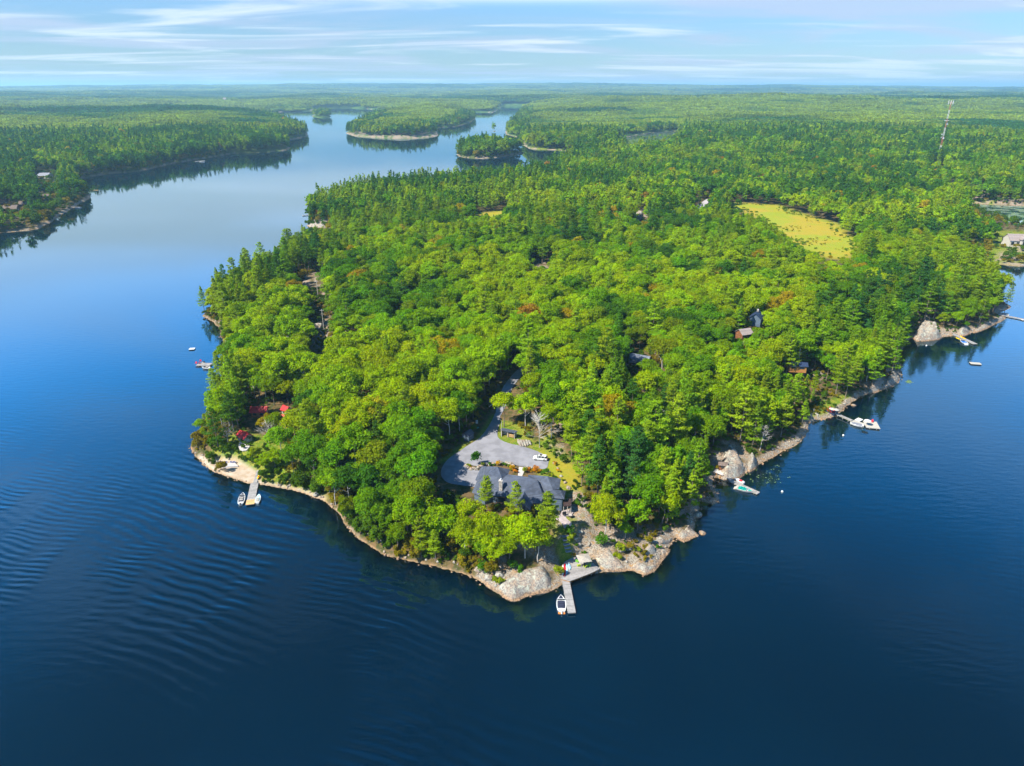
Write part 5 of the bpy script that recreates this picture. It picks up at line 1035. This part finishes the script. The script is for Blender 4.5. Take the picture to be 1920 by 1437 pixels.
outcrop('broad pale rock sheet right beside the sun deck and parasol', zz7([(340,290),(470,240),(600,205),(650,290),(740,370),(770,430),(900,430),(900,465),(440,485),(390,400)]), 2.0, seed=2)
outcrop('grey block rock beneath the bright bush in the cleft', zz7([(740,290),(790,215),(870,230),(900,290),(800,310)]), 2.1, seed=3); outcrop('angular pale boulder with a flat top over the tide pool', zz7([(985,320),(975,240),(1060,185),(1140,190),(1205,262),(1130,315),(1010,340)]), 2.6, seed=4)
outcrop('orange lower ledge around the dark tide pool', zz7([(800,450),(900,350),(990,345),(1020,400),(1080,410),(1150,380),(1215,290),(1190,210),(1300,165),(1380,190),(1250,345),(1180,450),(1100,500),(1010,535),(900,455)]), 1.0, seed=5)
outcrop('pinkish sloping ledge at the narrow inlet', zz7([(1400,20),(1470,-60),(1600,-90),(1680,-50),(1740,20),(1660,40),(1560,95),(1480,95)]), 1.4, seed=6); outcrop('grey rock shelf behind the narrow inlet', zz7([(1000,150),(1150,120),(1290,110),(1370,30),(1380,90),(1300,160),(1180,180)]), 1.6, seed=7)
outcrop('orange rock toe left of the lichened whaleback', zz8([(200,380),(260,330),(350,350),(370,440),(440,530),(470,600),(330,540),(250,480)]), 1.0, seed=8)
outcrop('mottled bare rock slab above the teal boat dock', [(1347,893),(1346,862),(1357,838),(1372,836),(1385,850),(1396,868),(1401,882),(1385,893),(1362,897)], 3.6, z=1.5, seed=9); outcrop('grey pointed rock next to the bare slab', [(1401,884),(1400,862),(1404,848),(1412,854),(1423,867),(1418,876)], 3.0, z=1, seed=10)
outcrop('grey whaleback rock on the east shore beyond the lawn', [(1624,737),(1628,718),(1645,702),(1660,716),(1654,731)], 3.0, z=1, seed=11); outcrop('smooth pale rock nose beside the lily pads', [(1656,728),(1660,706),(1672,695),(1690,708),(1684,717)], 2.6, z=1, seed=12)
outcrop('grey tumbled rock face at the head of the east cove', [(1712,634),(1716,612),(1730,597),(1748,603),(1765,620),(1770,630),(1740,634)], 4.5, z=2, seed=13); outcrop('banded rock face behind the orange kayak dock', [(1792,628),(1795,614),(1812,610),(1822,620),(1815,627)], 2.5, z=1, seed=14); outcrop('low pink ledges running to the white boat dock', [(1820,625),(1835,612),(1850,604),(1870,594),(1888,596),(1868,606),(1845,618)], 1.4, z=.8, seed=15); outcrop('flat sandy rock tip with golden grass at the east end', [(1872,583),(1880,572),(1890,571),(1899,575),(1884,582)], .8, z=.5, seed=16)
outcrop('pink ledge at the mouth of the small west cove', [(574,424),(580,417),(600,415),(625,418),(622,425),(600,427)], 2.6, z=1, seed=17)
bl = [(898,1067,1.3,.7,'upright pale boulder in the dark bushes at the waterline'),(921,1066,1.0,.8,'pale boulder behind the yellowish bush'),(936,1077,1.4,1.0,'large pale boulder right of the yellowish bush'),(917,1083,1.3,.9,'pale boulder at the water by the rock toe'),(1165,1028,1.6,1.0,'round grey boulder in front of the pines'),(1237,1012,1.4,.9,'grey boulder at the foot of the leaning pines'),(1085,1020,.9,.5,'small pale stone on the bare slope'),(1104,1020,.7,.5,'white stone on the bare slope'),(1080,1008,1.0,.6,'flat stone beside the slope path'),(1088,996,.9,.5,'reddish stone near the terrace corner'),(1308,965,1.6,1.2,'grey boulder at the inlet mouth'),(1316,1003,1.2,.5,'pink flat boulder off the ledge tip'),(405,866,1.0,.8,'pale boulder west of the white stone wall'),(397,868,.9,.7,'small boulder beside the beach ramp'),(593,926,1.2,.7,'whitish boulder at the east end of the beach'),(1600,762,1.0,.6,'pale rounded stone at the water near the red chairs'),(598,612,3.0,2.5,'grey boulder below the power pole'),(852,398,7,5,'grey rock knob in the far pine woods'),(1198,405,5,6,'reddish cliff in the woods west of the meadow')]
for i, (px, py, s_, hz, lb) in enumerate(bl):
    p = atg(px, py, hz * .4); o_ = link('boulder', STN[i % 5]); o_.location = (p.x, p.y, max(p.z, 0) + hz * .15); o_.scale = (s_, s_ * .8, hz); o_.rotation_euler = (0, 0, i); tag(o_, lb, 'boulder', 'boulders')
# ---- generic cottage
def cottage(label, px, py, z, w, d, h_, rise, rz, roof, wall, windows=2, chim=False, group=None, name='cottage', cat='cottage'):
    p = at(px, py, z); t = thing(name, label, cat, (p.x, p.y, z), rz, group); x = MB(); x.box((0, 0, h_ / 2 - .5), (d, w, h_ + 1)); s = d / 2
    x.add([(s, -w / 2, h_), (s, w / 2, h_), (s, 0, h_ + rise)], [(0, 1, 2)]); x.add([(-s, -w / 2, h_), (-s, w / 2, h_), (-s, 0, h_ + rise)], [(1, 0, 2)]); x.build('wall', M[wall], t)
    r_ = gable(w, d, h_, rise, .5, .15, M[roof], t); r_.rotation_euler = (0, 0, R(90))
    for k in range(windows): X = -d / 2 + d * (k + .5) / windows; x = MB(); x.box((X, -w / 2 - .04, h_ * .55), (d / windows * .5, .1, h_ * .45)); wn_ = x.build('window', M['glass'], t); x = MB(); x.box((X, -w / 2 - .06, h_ * .8), (d / windows * .6, .12, .12)); x.build('frame', M['white'], wn_)
    x = MB(); x.box((d / 2 + .04, 0, 1.05), (.08, 1.0, 2.1)); x.build('door', M['white'], t)
    if chim: x = MB(); x.box((d * .2, 0, h_ + rise + .3), (.8, .8, 1.6)); x.build('chimney', M['stone'], t)
    return t
cottage('dark red roofed cabin under the pines behind the beach', 488, 779, 4.2, 3.4, 5.6, 2.4, 1.3, R(0), 'redroof', 'brownwall'); cottage('tiny bright red roofed hut beyond the spreading dead tree', 538, 776, 4.2, 2.4, 2.6, 2.2, 1.1, R(-35), 'redroof', 'offw', 1); cottage('faded pinkish red roofed hut among trees', 537, 794, 4.2, 3.4, 3.8, 2.2, 1.0, R(-40), 'pinkroof', 'offw', 1)
cottage('red roofed cabin with white framed windows overlooking the beach', 460, 826, 4.0, 3.0, 4.2, 2.2, 1.0, R(-38), 'redroof', 'cream', 3)
slab('patio', 'tan earth terrace below the white windowed red cabin', 'terrace', smooth([(447,842),(452,832),(462,832),(470,842),(466,850),(452,851)], 1), 3.0, M['sandst']) 
for ob in [o_ for o_ in bpy.data.objects if o_.get('label', '').startswith('tan earth')]: ob.location.z = gz(ob.location.x, ob.location.y) + .2
pw = [at(a, b, .9) for a, b in ((411,876),(416,868),(441,868),(447,874))]; x = MB(); x.prism([(w.x, w.y) for w in pw], -.2, 1.0); o_ = x.build('stone_wall', M['sandst'], bevel=.12); tag(o_, 'whitish stone retaining wall between lawn and beach', 'wall')
for i, px in enumerate((418, 425, 434, 440)): z = gz(*at(px, 866, 1)[:2]) + .05; adk_chair(f'{ORD[i]} grey lawn chair from the west above the stone wall', px, 866.5, max(z, .9), M['purple'], R(180), 'lawn chairs above the beach wall')
dock('narrow grey gangway crossing the sandy beach to the dock', (485, 882), (478, 906), 1.25, .75, 'dockg', 'gangway', 2); dock('wide grey dock with a new tan end at the sandy beach', (477.5, 905), (470.5, 938), 2.5, .6, posts=3)
dock('fresh tan planked end section of the beach dock', (470.6, 937), (468.5, 946), 2.6, .62, 'dockt', 'dock_extension', 1)
boat('white runabout with dark outboard at the beach dock, west side', (451, 945), (456, 925), 1.9, (M['white'], M['white'], M['navy'], M['offw'], M['black'])); boat('small white dinghy at the beach dock, east side', (482, 943), (486, 928), 1.5, (M['white'], M['white'], M['lblue'], M['offw'], M['black']), motor=None, seats=3, screen=False)
p, ln, an = frame((482, 900), (486.5, 890), 1.0); paddle('yellow kayak with red tip lying on the beach gangway', (482.5, 899), (486, 890), .7, .9, M['yellow'], 'kayak', M['red'])
raft('white swim raft floating alone west of the point', 360, 654, 2.6, 2.4, .15, 'white')
dock('grey dock with red chairs reaching out from the west shore', (396, 683.5), (370, 683), 3.4, .6)
for i, (px, py) in enumerate(((374, 681), (376, 677.5), (367.5, 681.5))): adk_chair(f'{("red", "crimson", "lone red")[i]} deck chair on the west shore dock' + (' near its tip' if i == 2 else ''), px, py, .6, M['red'], group='red chairs on the west dock')
boat('white motorboat with dark screen behind the west dock', (393, 690.5), (379, 688.5), 2.1, (M['white'], M['white'], M['navy'], M['offw'], M['white'])); boat('dark hulled small boat tied across the west dock', (384, 679), (379, 680.5), 1.2, (M['white'], M['white'], M['black'], M['black'], M['black']), motor=None, screen=False)
dock('small grey dock at the pink ledge of the west cove', (586, 402), (567, 404), 2.2, .7)
# ---- east docks
sl = at(1345, 888, 1.6); x = thing('landing_deck', 'weathered landing deck at the foot of the bare slab', 'deck', (sl.x, sl.y, 0)); pts = [at(a, b, 1.6) - Vector((sl.x, sl.y, 0)) for a, b in ((1338,884),(1344,877.5),(1366,884),(1361,888),(1355,891.5),(1342,886))]
m_ = MB(); m_.prism([(p.x, p.y) for p in pts], 1.45, 1.6); m_.build('planks', M['sandst'], x)
for a, b in ((1351, 891), (1355, 891.5), (1344, 887)): p = at(a, b, 1.5) - Vector((sl.x, sl.y, 0)); m_ = MB(); m_.tube((p.x, p.y + .2, -1), (p.x, p.y + .2, 1.45), .13); m_.build('post', M['timber'], x)
dock('sloping grey gangway down from the bare slab landing', (1358.5, 889.5), (1375, 904), 1.6, .95, 'dockg', 'gangway', 2); dock('grey dock with the teal boat alongside', (1373, 902.5), (1422, 924.5), 1.7, .55, posts=4)
boat('white motorboat with teal interior at the bare slab dock', (1380, 913.5), (1411, 922.5), 2.4, (M['white'], M['offw'], M['teal'], M['teal'], M['offw']), motor='in'); boat('small white dinghy with red stripes across the dock from the teal boat', (1395, 906), (1377, 898), 1.4, (M['white'], M['white'], M['white'], M['red'], M['black']), motor=None, screen=False)
cottage('little brown boat hut on the bare rock slab', 1354, 879, 1.8, 1.7, 2.2, 2.0, .35, R(-12), 'brownroof', 'brownwall', 1, name='boat_hut', cat='hut')
pz = 1.3; pl = at(1559, 771, pz); pt = thing('platform', 'dark navy railed platform with red chairs at the shore', 'platform', (pl.x, pl.y, 0)); pts = [at(a, b, pz) - Vector((pl.x, pl.y, 0)) for a, b in ((1547,771.5),(1558,763.5),(1571,767),(1570,772),(1564.5,776),(1555,774))]
m_ = MB(); m_.prism([(p.x, p.y) for p in pts], .2, pz); m_.build('deck', M['blueroof'], pt)
for i in range(len(pts)): m_ = MB(); m_.tube((pts[i].x * .97, pts[i].y * .97, pz), (pts[i].x * .97, pts[i].y * .97, pz + .9), .05); m_.build('rail_post', M['dark'], pt)
for i, (px, py) in enumerate(((1553.5, 770), (1559, 772.5), (1564.5, 769.5), (1557, 767))): adk_chair(('red chair by the platform gate', 'red chair at the lake edge of the platform', 'red chair beside the parasol on the platform', 'pinkish red chair at the back of the platform')[i], px, py, pz, M['red'], group='red chairs on the navy platform')
def parasol(label, px, py, z, m, r_=1.3, h_=2.3):
    p = at(px, py, z + h_); t = thing('parasol', label, 'parasol', (p.x, p.y, z)); x = MB(); x.tube((0, 0, 0), (0, 0, h_ + .2), .035); x.build('pole', M['metal'], t); x = MB(); n = 8; v = [(r_ * math.cos(6.2832 * i / n), r_ * math.sin(6.2832 * i / n), h_ - .35) for i in range(n)] + [(0, 0, h_ + .15), (0, 0, h_ + .08)]; x.add(v, [(i, (i + 1) % n, n) for i in range(n)] + [((i + 1) % n, i, n + 1) for i in range(n)]); x.build('canopy', m, t); return t
parasol('pale lilac parasol over the navy platform', 1561, 765.5, pz, M['offw'], 1.3); parasol('second pale parasol at the platform corner', 1568.5, 767, pz, M['offw'], 1.1); parasol('white parasol on the floating raft with the red chair', 1627.5, 787.5, .6, M['white'], 1.3)
dock('thin grey gangway from the navy platform to the floating dock', (1567, 775), (1597.5, 788.5), 1.3, .9, 'dockg', 'gangway', 3); dock('floating dock section beside the covered boat', (1596, 789), (1622, 796.5), 2.2, .5, 'offw'); dock('square floating raft with red chair at the end of the dock', (1621, 795), (1647, 797.5), 6.0, .55, 'offw', 'floating_raft', 2)
adk_chair('single red chair on the square floating raft', 1635, 790.5, .55, M['red']); dock('small white jet ski pad floating by the gangway end', (1607, 789), (1614, 785), 2.0, .4, 'white', 'floating_pad', 1)
boat('boat under a slate grey cover at the floating dock', (1617, 799), (1594, 793.5), 2.3, (M['white'], M['white'], M['navy'], M['navy'], M['white']), cover=M['greyroof']); adk_chair('lime green lawn chair on the grass near the navy platform', 1543.5, 753.5, gz(*at(1543, 754, 2)[:2]) + .05, M['lime'])
dock('light dock crowded with kayaks in the east cove', (1787, 626), (1829, 645), 2.2, .6); paddle('yellow kayak on the east cove dock', (1792, 633), (1801, 637), 1.0, .6, M['yellow'], 'kayak', M['yellow']); paddle('orange and yellow kayak at the east cove dock', (1800, 630), (1811, 636), 1.0, .6, M['yellow'], 'kayak', M['red'])
boat('white boat with bright blue cover at the east cove dock', (1812, 645), (1801, 638), 2.5, (M['white'], M['white'], M['blueroof'], M['blueroof'], M['white']), motor='in'); 
b_ = mat('bright_blue', (.01, .14, .5), .6)
for ob in bpy.data.objects:
    if ob.parent and ob.parent.get('label', '').startswith('white boat with bright blue') and ob.name.split('.')[0] in ('cockpit', 'bow_seat', 'seat'): ob.data.materials[0] = b_
raft('pale square swim raft floating in the east bay', 1829, 681.5, 4.6, 2.6, R(-12)); dock('long thin dock at the east end behind the white boat', (1864, 588), (1922, 599), 1.6, .6, posts=5); boat('white boat at the thin east end dock', (1876, 587.5), (1892, 591.5), 2.2, (M['white'], M['white'], M['navy'], M['offw'], M['white'])); raft('white float at the tip of the thin east dock', 1919, 599.5, 2.4, 2.2, 0, 'white')
for i, (px, py, lb) in enumerate([(1737, 648.5, 'white mooring buoy in the dark reflection of the east cove'), (1466.5, 922.5, 'white mooring buoy off the teal boat dock'), (1581, 817, 'pinkish buoy in the water south of the covered boat')]):
    p = at(px, py, .1); x = MB(); n = 10; x.loft([[(.38 * math.sin(u) * math.cos(6.28 * j / n), .38 * math.sin(u) * math.sin(6.28 * j / n), .1 - .38 * math.cos(u)) for j in range(n)] for u in (.15, .6, 1.1, 1.6, 2.1, 2.6, 3.0)]); o_ = x.build('mooring_buoy', M['white'], smooth=True); o_.location = p; tag(o_, lb, 'buoy', 'mooring buoys')
# lily pads
LILY = mat('lily_pad', (.13, .20, .04), .5)
for (cx, cy_, rx, ry, n, lb) in [(1441, 893, 30, 15, 45, 'scattered yellow green lily pads in the dark reflection off the slab'), (1704, 716, 6, 2.5, 90, 'pale patch of lily pads beside the smooth rock nose')]:
    x = MB()
    for k in range(n):
        u, w = random.gauss(0, .5), random.gauss(0, .5); p = at(cx + u * rx, cy_ + w * ry, .02); r_ = random.uniform(.12, .3)
        if shore(np.array([p.x]), np.array([p.y]))[0] > -.5: continue
        x.add([(p.x + r_ * math.cos(1.05 * j), p.y + r_ * math.sin(1.05 * j), .015 + .00001 * k) for j in range(6)], [tuple(range(6))])
    tag(x.build('lily_pads', LILY), lb, 'lily pads', kind='stuff')
# ---- roofs among the trees
p = at(1201, 668, 12); qh = thing('quonset_hut', 'arched grey metal roofed building in the trees behind the rocky point', 'building', (p.x, p.y, gz(p.x, p.y)), R(-28)); x = MB(); n = 12; zb = 12 - gz(p.x, p.y) - 2.6
x.loft([[(X, 3.1 * math.cos(math.pi * j / n), zb + 3.1 * math.sin(math.pi * j / n)) for j in range(n + 1)] for X in (-4.5, 4.5)], cap=True, closed=True); x.build('roof', M['tin'], qh); x = MB(); x.box((0, 0, zb / 2), (8.6, 6.0, zb)); x.build('wall', M['dark'], qh); x = MB(); x.box((4.55, 0, zb + .8), (.1, 3.0, 2.4)); x.build('door', M['black'], qh)
cottage('dark blue gabled roof deep in the eastern woods', 1417, 605, 13, 5.5, 6.5, 3.0, 2.4, R(60), 'blueroof', 'bluewall', 2, True); cottage('pale brown roof beside the dark blue gable', 1394, 633, 12, 5, 5.5, 2.6, 1.7, R(20), 'purpleroof', 'brownwall'); cottage('small greyish roof below the pale brown one', 1402, 652, 10.5, 2.6, 3.2, 2.2, 1.4, R(-40), 'purpleroof', 'brownwall', 1)
cottage('dark blue roof with tan verge near the east shore', 1494, 692, 9, 3.4, 7, 2.2, .9, R(-10), 'blueroof', 'timber', 2)
# white house on the east bay
p = at(1905, 470, 5); wh = cottage('large cream house with tan roof and gabled glass front on the east bay', 1924, 461, 5, 11, 32, 5.0, 4.0, R(-5), 'purpleroof', 'cream', 8); x = MB(); x.add([(-9, -8.5, 0), (-1, -8.5, 0), (-1, -8.5, 6), (-5, -8.5, 9.2), (-9, -8.5, 6)], [(0, 1, 2, 3, 4)]); x.add([(-9, -8.5, 0), (-9, -5.9, 0), (-9, -5.9, 6), (-9, -8.5, 6)], [(0, 3, 2, 1)]); x.add([(-1, -8.5, 0), (-1, -5.9, 0), (-1, -5.9, 6), (-1, -8.5, 6)], [(0, 1, 2, 3)]); fw = x.build('front_gable', M['cream'], wh)
x = MB(); x.add([(-9.6, -9, 5.7), (-5, -9, 9.6), (-5, -2, 9.6), (-9.6, -4.5, 5.7), (-.4, -9, 5.7), (-.4, -4.5, 5.7)], [(0, 3, 2, 1), (1, 2, 5, 4)]); g_ = x.build('gable_roof', M['purpleroof'], wh); g_.modifiers.new('s', 'SOLIDIFY').thickness = .25
for k in range(3): x = MB(); x.box((-7.4 + 2.4 * k, -8.56, 3.4), (1.7, .1, 4.2)); x.build('window', M['glass'], fw)
x = MB(); x.box((-4, -11, .1), (14, 5, .25)); x.build('terrace', M['offw'], wh)
for k in range(6): x = MB(); x.box((-10 + 2.4 * k, -13.3, -1.2), (.3, .3, 2.6)); x.build('post', M['white'], wh)
dock('grey dock below the cream house', (1897, 491), (1922, 497.5), 2.4, .7); dock('second slim dock behind the one below the cream house', (1906, 488), (1922, 493), 1.6, .8)
# ---- far west shore
def near(px, py, dz): q = atg(px, py, dz); return q.z
for args in [('slate roofed white house among trees on the far west shore', 85, 331, 10, 16, 3.2, 3.4, R(-8), 'greyroof', 'cream', 3), ('brown cabin with orange log walls on the west headland', 22, 393, 9, 12, 3, 3, R(10), 'brownroof', 'brownwall', 3), ('smaller grey brown cabin roof beside the orange log cabin', 47, 384, 7, 9, 3, 2.4, R(10), 'brownroof', 'brownwall', 2), ('orange brown cabin end at the edge of the west headland', 8, 381, 7, 7, 3, 2.4, R(30), 'brownroof', 'brownwall', 2), ('little dark cabin roof near the tip of the west headland', 87, 369, 5, 6, 2.6, 1.8, R(15), 'brownroof', 'dark', 1), ('pale grey cabin in trees on the far north west shore', 218, 288, 12, 14, 4, 3, R(0), 'purpleroof', 'cream', 2), ('pale cabin near the tip of the far north west shore', 412, 280, 8, 12, 4, 3, R(0), 'purpleroof', 'cream', 2), ('distant white boathouse at the head of the lake', 976, 194.5, 16, 34, 6, 5, R(0), 'offw', 'white', 3), ('distant pale tower house above the north west woods', 422, 190, 16, 18, 12, 6, R(0), 'purpleroof', 'cream', 2)]:
    lb, px, py, w_, d_, h_, rs, rz, rf2, wl2, nw = args; q = atg(px, py, h_ * .6); cottage(lb, px, py, q.z + h_ * .6, w_, d_, h_, rs, rz, rf2, wl2, nw); ob = [o_ for o_ in bpy.data.objects if o_.get('label') == lb][0]; ob.location = (q.x, q.y, q.z + (10 if py < 200 and px < 900 else 0))
dock('orange topped dock on the tip of the west headland', (160, 357), (184, 357), 3.0, .8, 'dockt'); dock('pale dock with boats on the west headland', (132, 388), (153, 389), 2.5, .7); dock('small dock below the far north west cabins', (366, 303), (384, 301.5), 3, .8, 'white'); boat('white boat at the pale west headland dock', (150, 390), (141, 390.5), 2.6, (M['white'], M['white'], M['offw'], M['offw'], M['white'])); boat('white boat moored by the far north west dock', (383, 304), (374, 304), 3.0, (M['white'], M['white'], M['offw'], M['offw'], M['white']))
x_ = boat('white boat at the landing of the narrow north channel', (921, 209.5), (929, 209), 5, (M['white'], M['white'], M['offw'], M['offw'], M['white']))
# ---- mast
q = atg(1757, 303, 1.0); mz = q.z; d0 = proj(q.x, q.y, mz)[2]; tp_z = mz + 5
while proj(q.x, q.y, tp_z)[1] > 190: tp_z += 1
Hm = tp_z - mz; mt = thing('radio_mast', 'tall red and white lattice radio mast above the eastern forest', 'mast', (q.x, q.y, mz)); ns = 7; wdt = 2.3
redm, whm = mat('mast_red', (.42, .10, .08), .6), mat('mast_white', (.55, .55, .57), .5)
for k in range(ns):
    x = MB(); z0, z1 = Hm * k / ns, Hm * (k + 1) / ns; w0 = wdt * (1 - .45 * k / ns) / 2; w1 = wdt * (1 - .45 * (k + 1) / ns) / 2
    cs = [(-1, -.6), (1, -.6), (0, 1)]
    for a in range(3): x.tube((cs[a][0] * w0, cs[a][1] * w0, z0), (cs[a][0] * w1, cs[a][1] * w1, z1), .20, n=5)
    nb_ = 5
    for j in range(nb_):
        t0, t1 = j / nb_, (j + 1) / nb_
        for a in range(3):
            A, B = cs[a], cs[(a + 1) % 3]; wa, wb = w0 + (w1 - w0) * t0, w0 + (w1 - w0) * t1; x.tube((A[0] * wa, A[1] * wa, z0 + (z1 - z0) * t0), (B[0] * wb, B[1] * wb, z0 + (z1 - z0) * t1), .09, n=4); x.tube((A[0] * wa, A[1] * wa, z0 + (z1 - z0) * t0), (B[0] * wa, B[1] * wa, z0 + (z1 - z0) * t0), .07, n=4)
    x.build('mast_section', redm if k % 2 == 0 else whm, mt)
def dish(z, r_, ang):
    x = MB(); c = Vector((math.cos(ang) * 1.6, math.sin(ang) * 1.6, z)); x.tube(c, c + Vector((math.cos(ang), math.sin(ang), 0)) * .8, r_ * .5, r_, 12); x.build('dish', whm, mt)
for z, r_, an in ((.40, 1.5, -1.6), (.41, 1.3, 2.8), (.46, 1.2, 3.0), (.63, 1.7, -1.3)): dish(Hm * z, r_, an)
x = MB(); n = 14
for rr_ in (3.0, 3.4):
    for j in range(n): x.tube((rr_ * math.cos(6.283 * j / n), rr_ * math.sin(6.283 * j / n), Hm * .685), (rr_ * math.cos(6.283 * (j + 1) / n), rr_ * math.sin(6.283 * (j + 1) / n), Hm * .685), .22, n=4)
x.build('ring_platform', whm, mt)
for j in range(6):
    a = j * 1.047; x = MB(); c = (3.6 * math.cos(a), 3.6 * math.sin(a), Hm * .975); x.box(c, (.7, .7, 5.5), a); x.tube((0, 0, Hm * .97), c, .12, n=4); x.build('antenna_panel', whm, mt)
cottage('white equipment cabin at the foot of the radio mast', 1755, 304.5, mz + 1, 4, 9, 3, .8, 0, 'offw', 'white', 1, name='equipment_cabin', cat='cabin')
# ---- power poles
for i, (px, py, pb, lb) in enumerate([(593, 526, 0, 'tall grey power pole in the clearing above the west shore'), (603, 580, 0, 'lower power pole beside the bare rocks')]):
    h_ = 11.0; q = atg(px, py, h_); t = thing('power_pole', lb, 'power pole', q); x = MB(); x.tube((0, 0, -.3), (0, 0, h_), .2, .13, 8); x.build('pole', M['paleb'], t); x = MB(); x.box((0, 0, h_ - .6), (2.2, .12, .14)); x.build('crossarm', M['paleb'], t)
q = atg(940.5, 818, .3); t = thing('flag_pole', 'slender pale pole standing beside the log shelter', 'pole', q); x = MB(); x.tube((0, 0, 0), (0, 0, 6.2), .09, .06); x.build('pole', M['paleb'], t); x = MB(); x.tube((0, 0, 6.2), (0, 0, 6.3), .1, .1); x.build('cap', M['metal'], t)
q = atg(893, 803, .3); paddle('upturned teal canoe in the bushes by the drive', (889, 803), (898, 802), 1.0, q.z + .15, M['teal2'], 'canoe', M['teal2'], hgt=.4); q = atg(894, 792, .4); x = MB(); x.tube((0, 0, 0), (0, 0, 1.1), .42, .42, 14); x.tube((0, 0, 1.1), (0, 0, 1.2), .3, .1, 14); o_ = x.build('barrel', M['white']); o_.location = q; tag(o_, 'white barrel among bushes west of the drive', 'barrel')
slab('boat_ramp', 'thin dark plank ramp running down the western beach', 'ramp', [(400.5,882),(402.5,883),(414,864),(412.5,863.5)], .75, M['deckb'], .12)
# ------------------------------------------------------------------ air
x = MB(); x.box((0, 27000, 119), (110000, 66000, 262)); me = mesh('haze', x.v, x.f); hz = link('haze', me); tag(hz, 'thin blue air over the whole lake country', 'haze', kind='stuff')
m = bpy.data.materials.new('air'); m.use_nodes = True; N = m.node_tree.nodes; L = m.node_tree.links
for n in list(N): N.remove(n)
o = N.new('ShaderNodeOutputMaterial'); pv = N.new('ShaderNodeVolumePrincipled'); pv.inputs['Color'].default_value = (.45, .8, 1, 1); pv.inputs['Density'].default_value = 7.5e-5; pv.inputs['Anisotropy'].default_value = .2
L.new(pv.outputs[0], o.inputs['Volume']); me.materials.append(m)
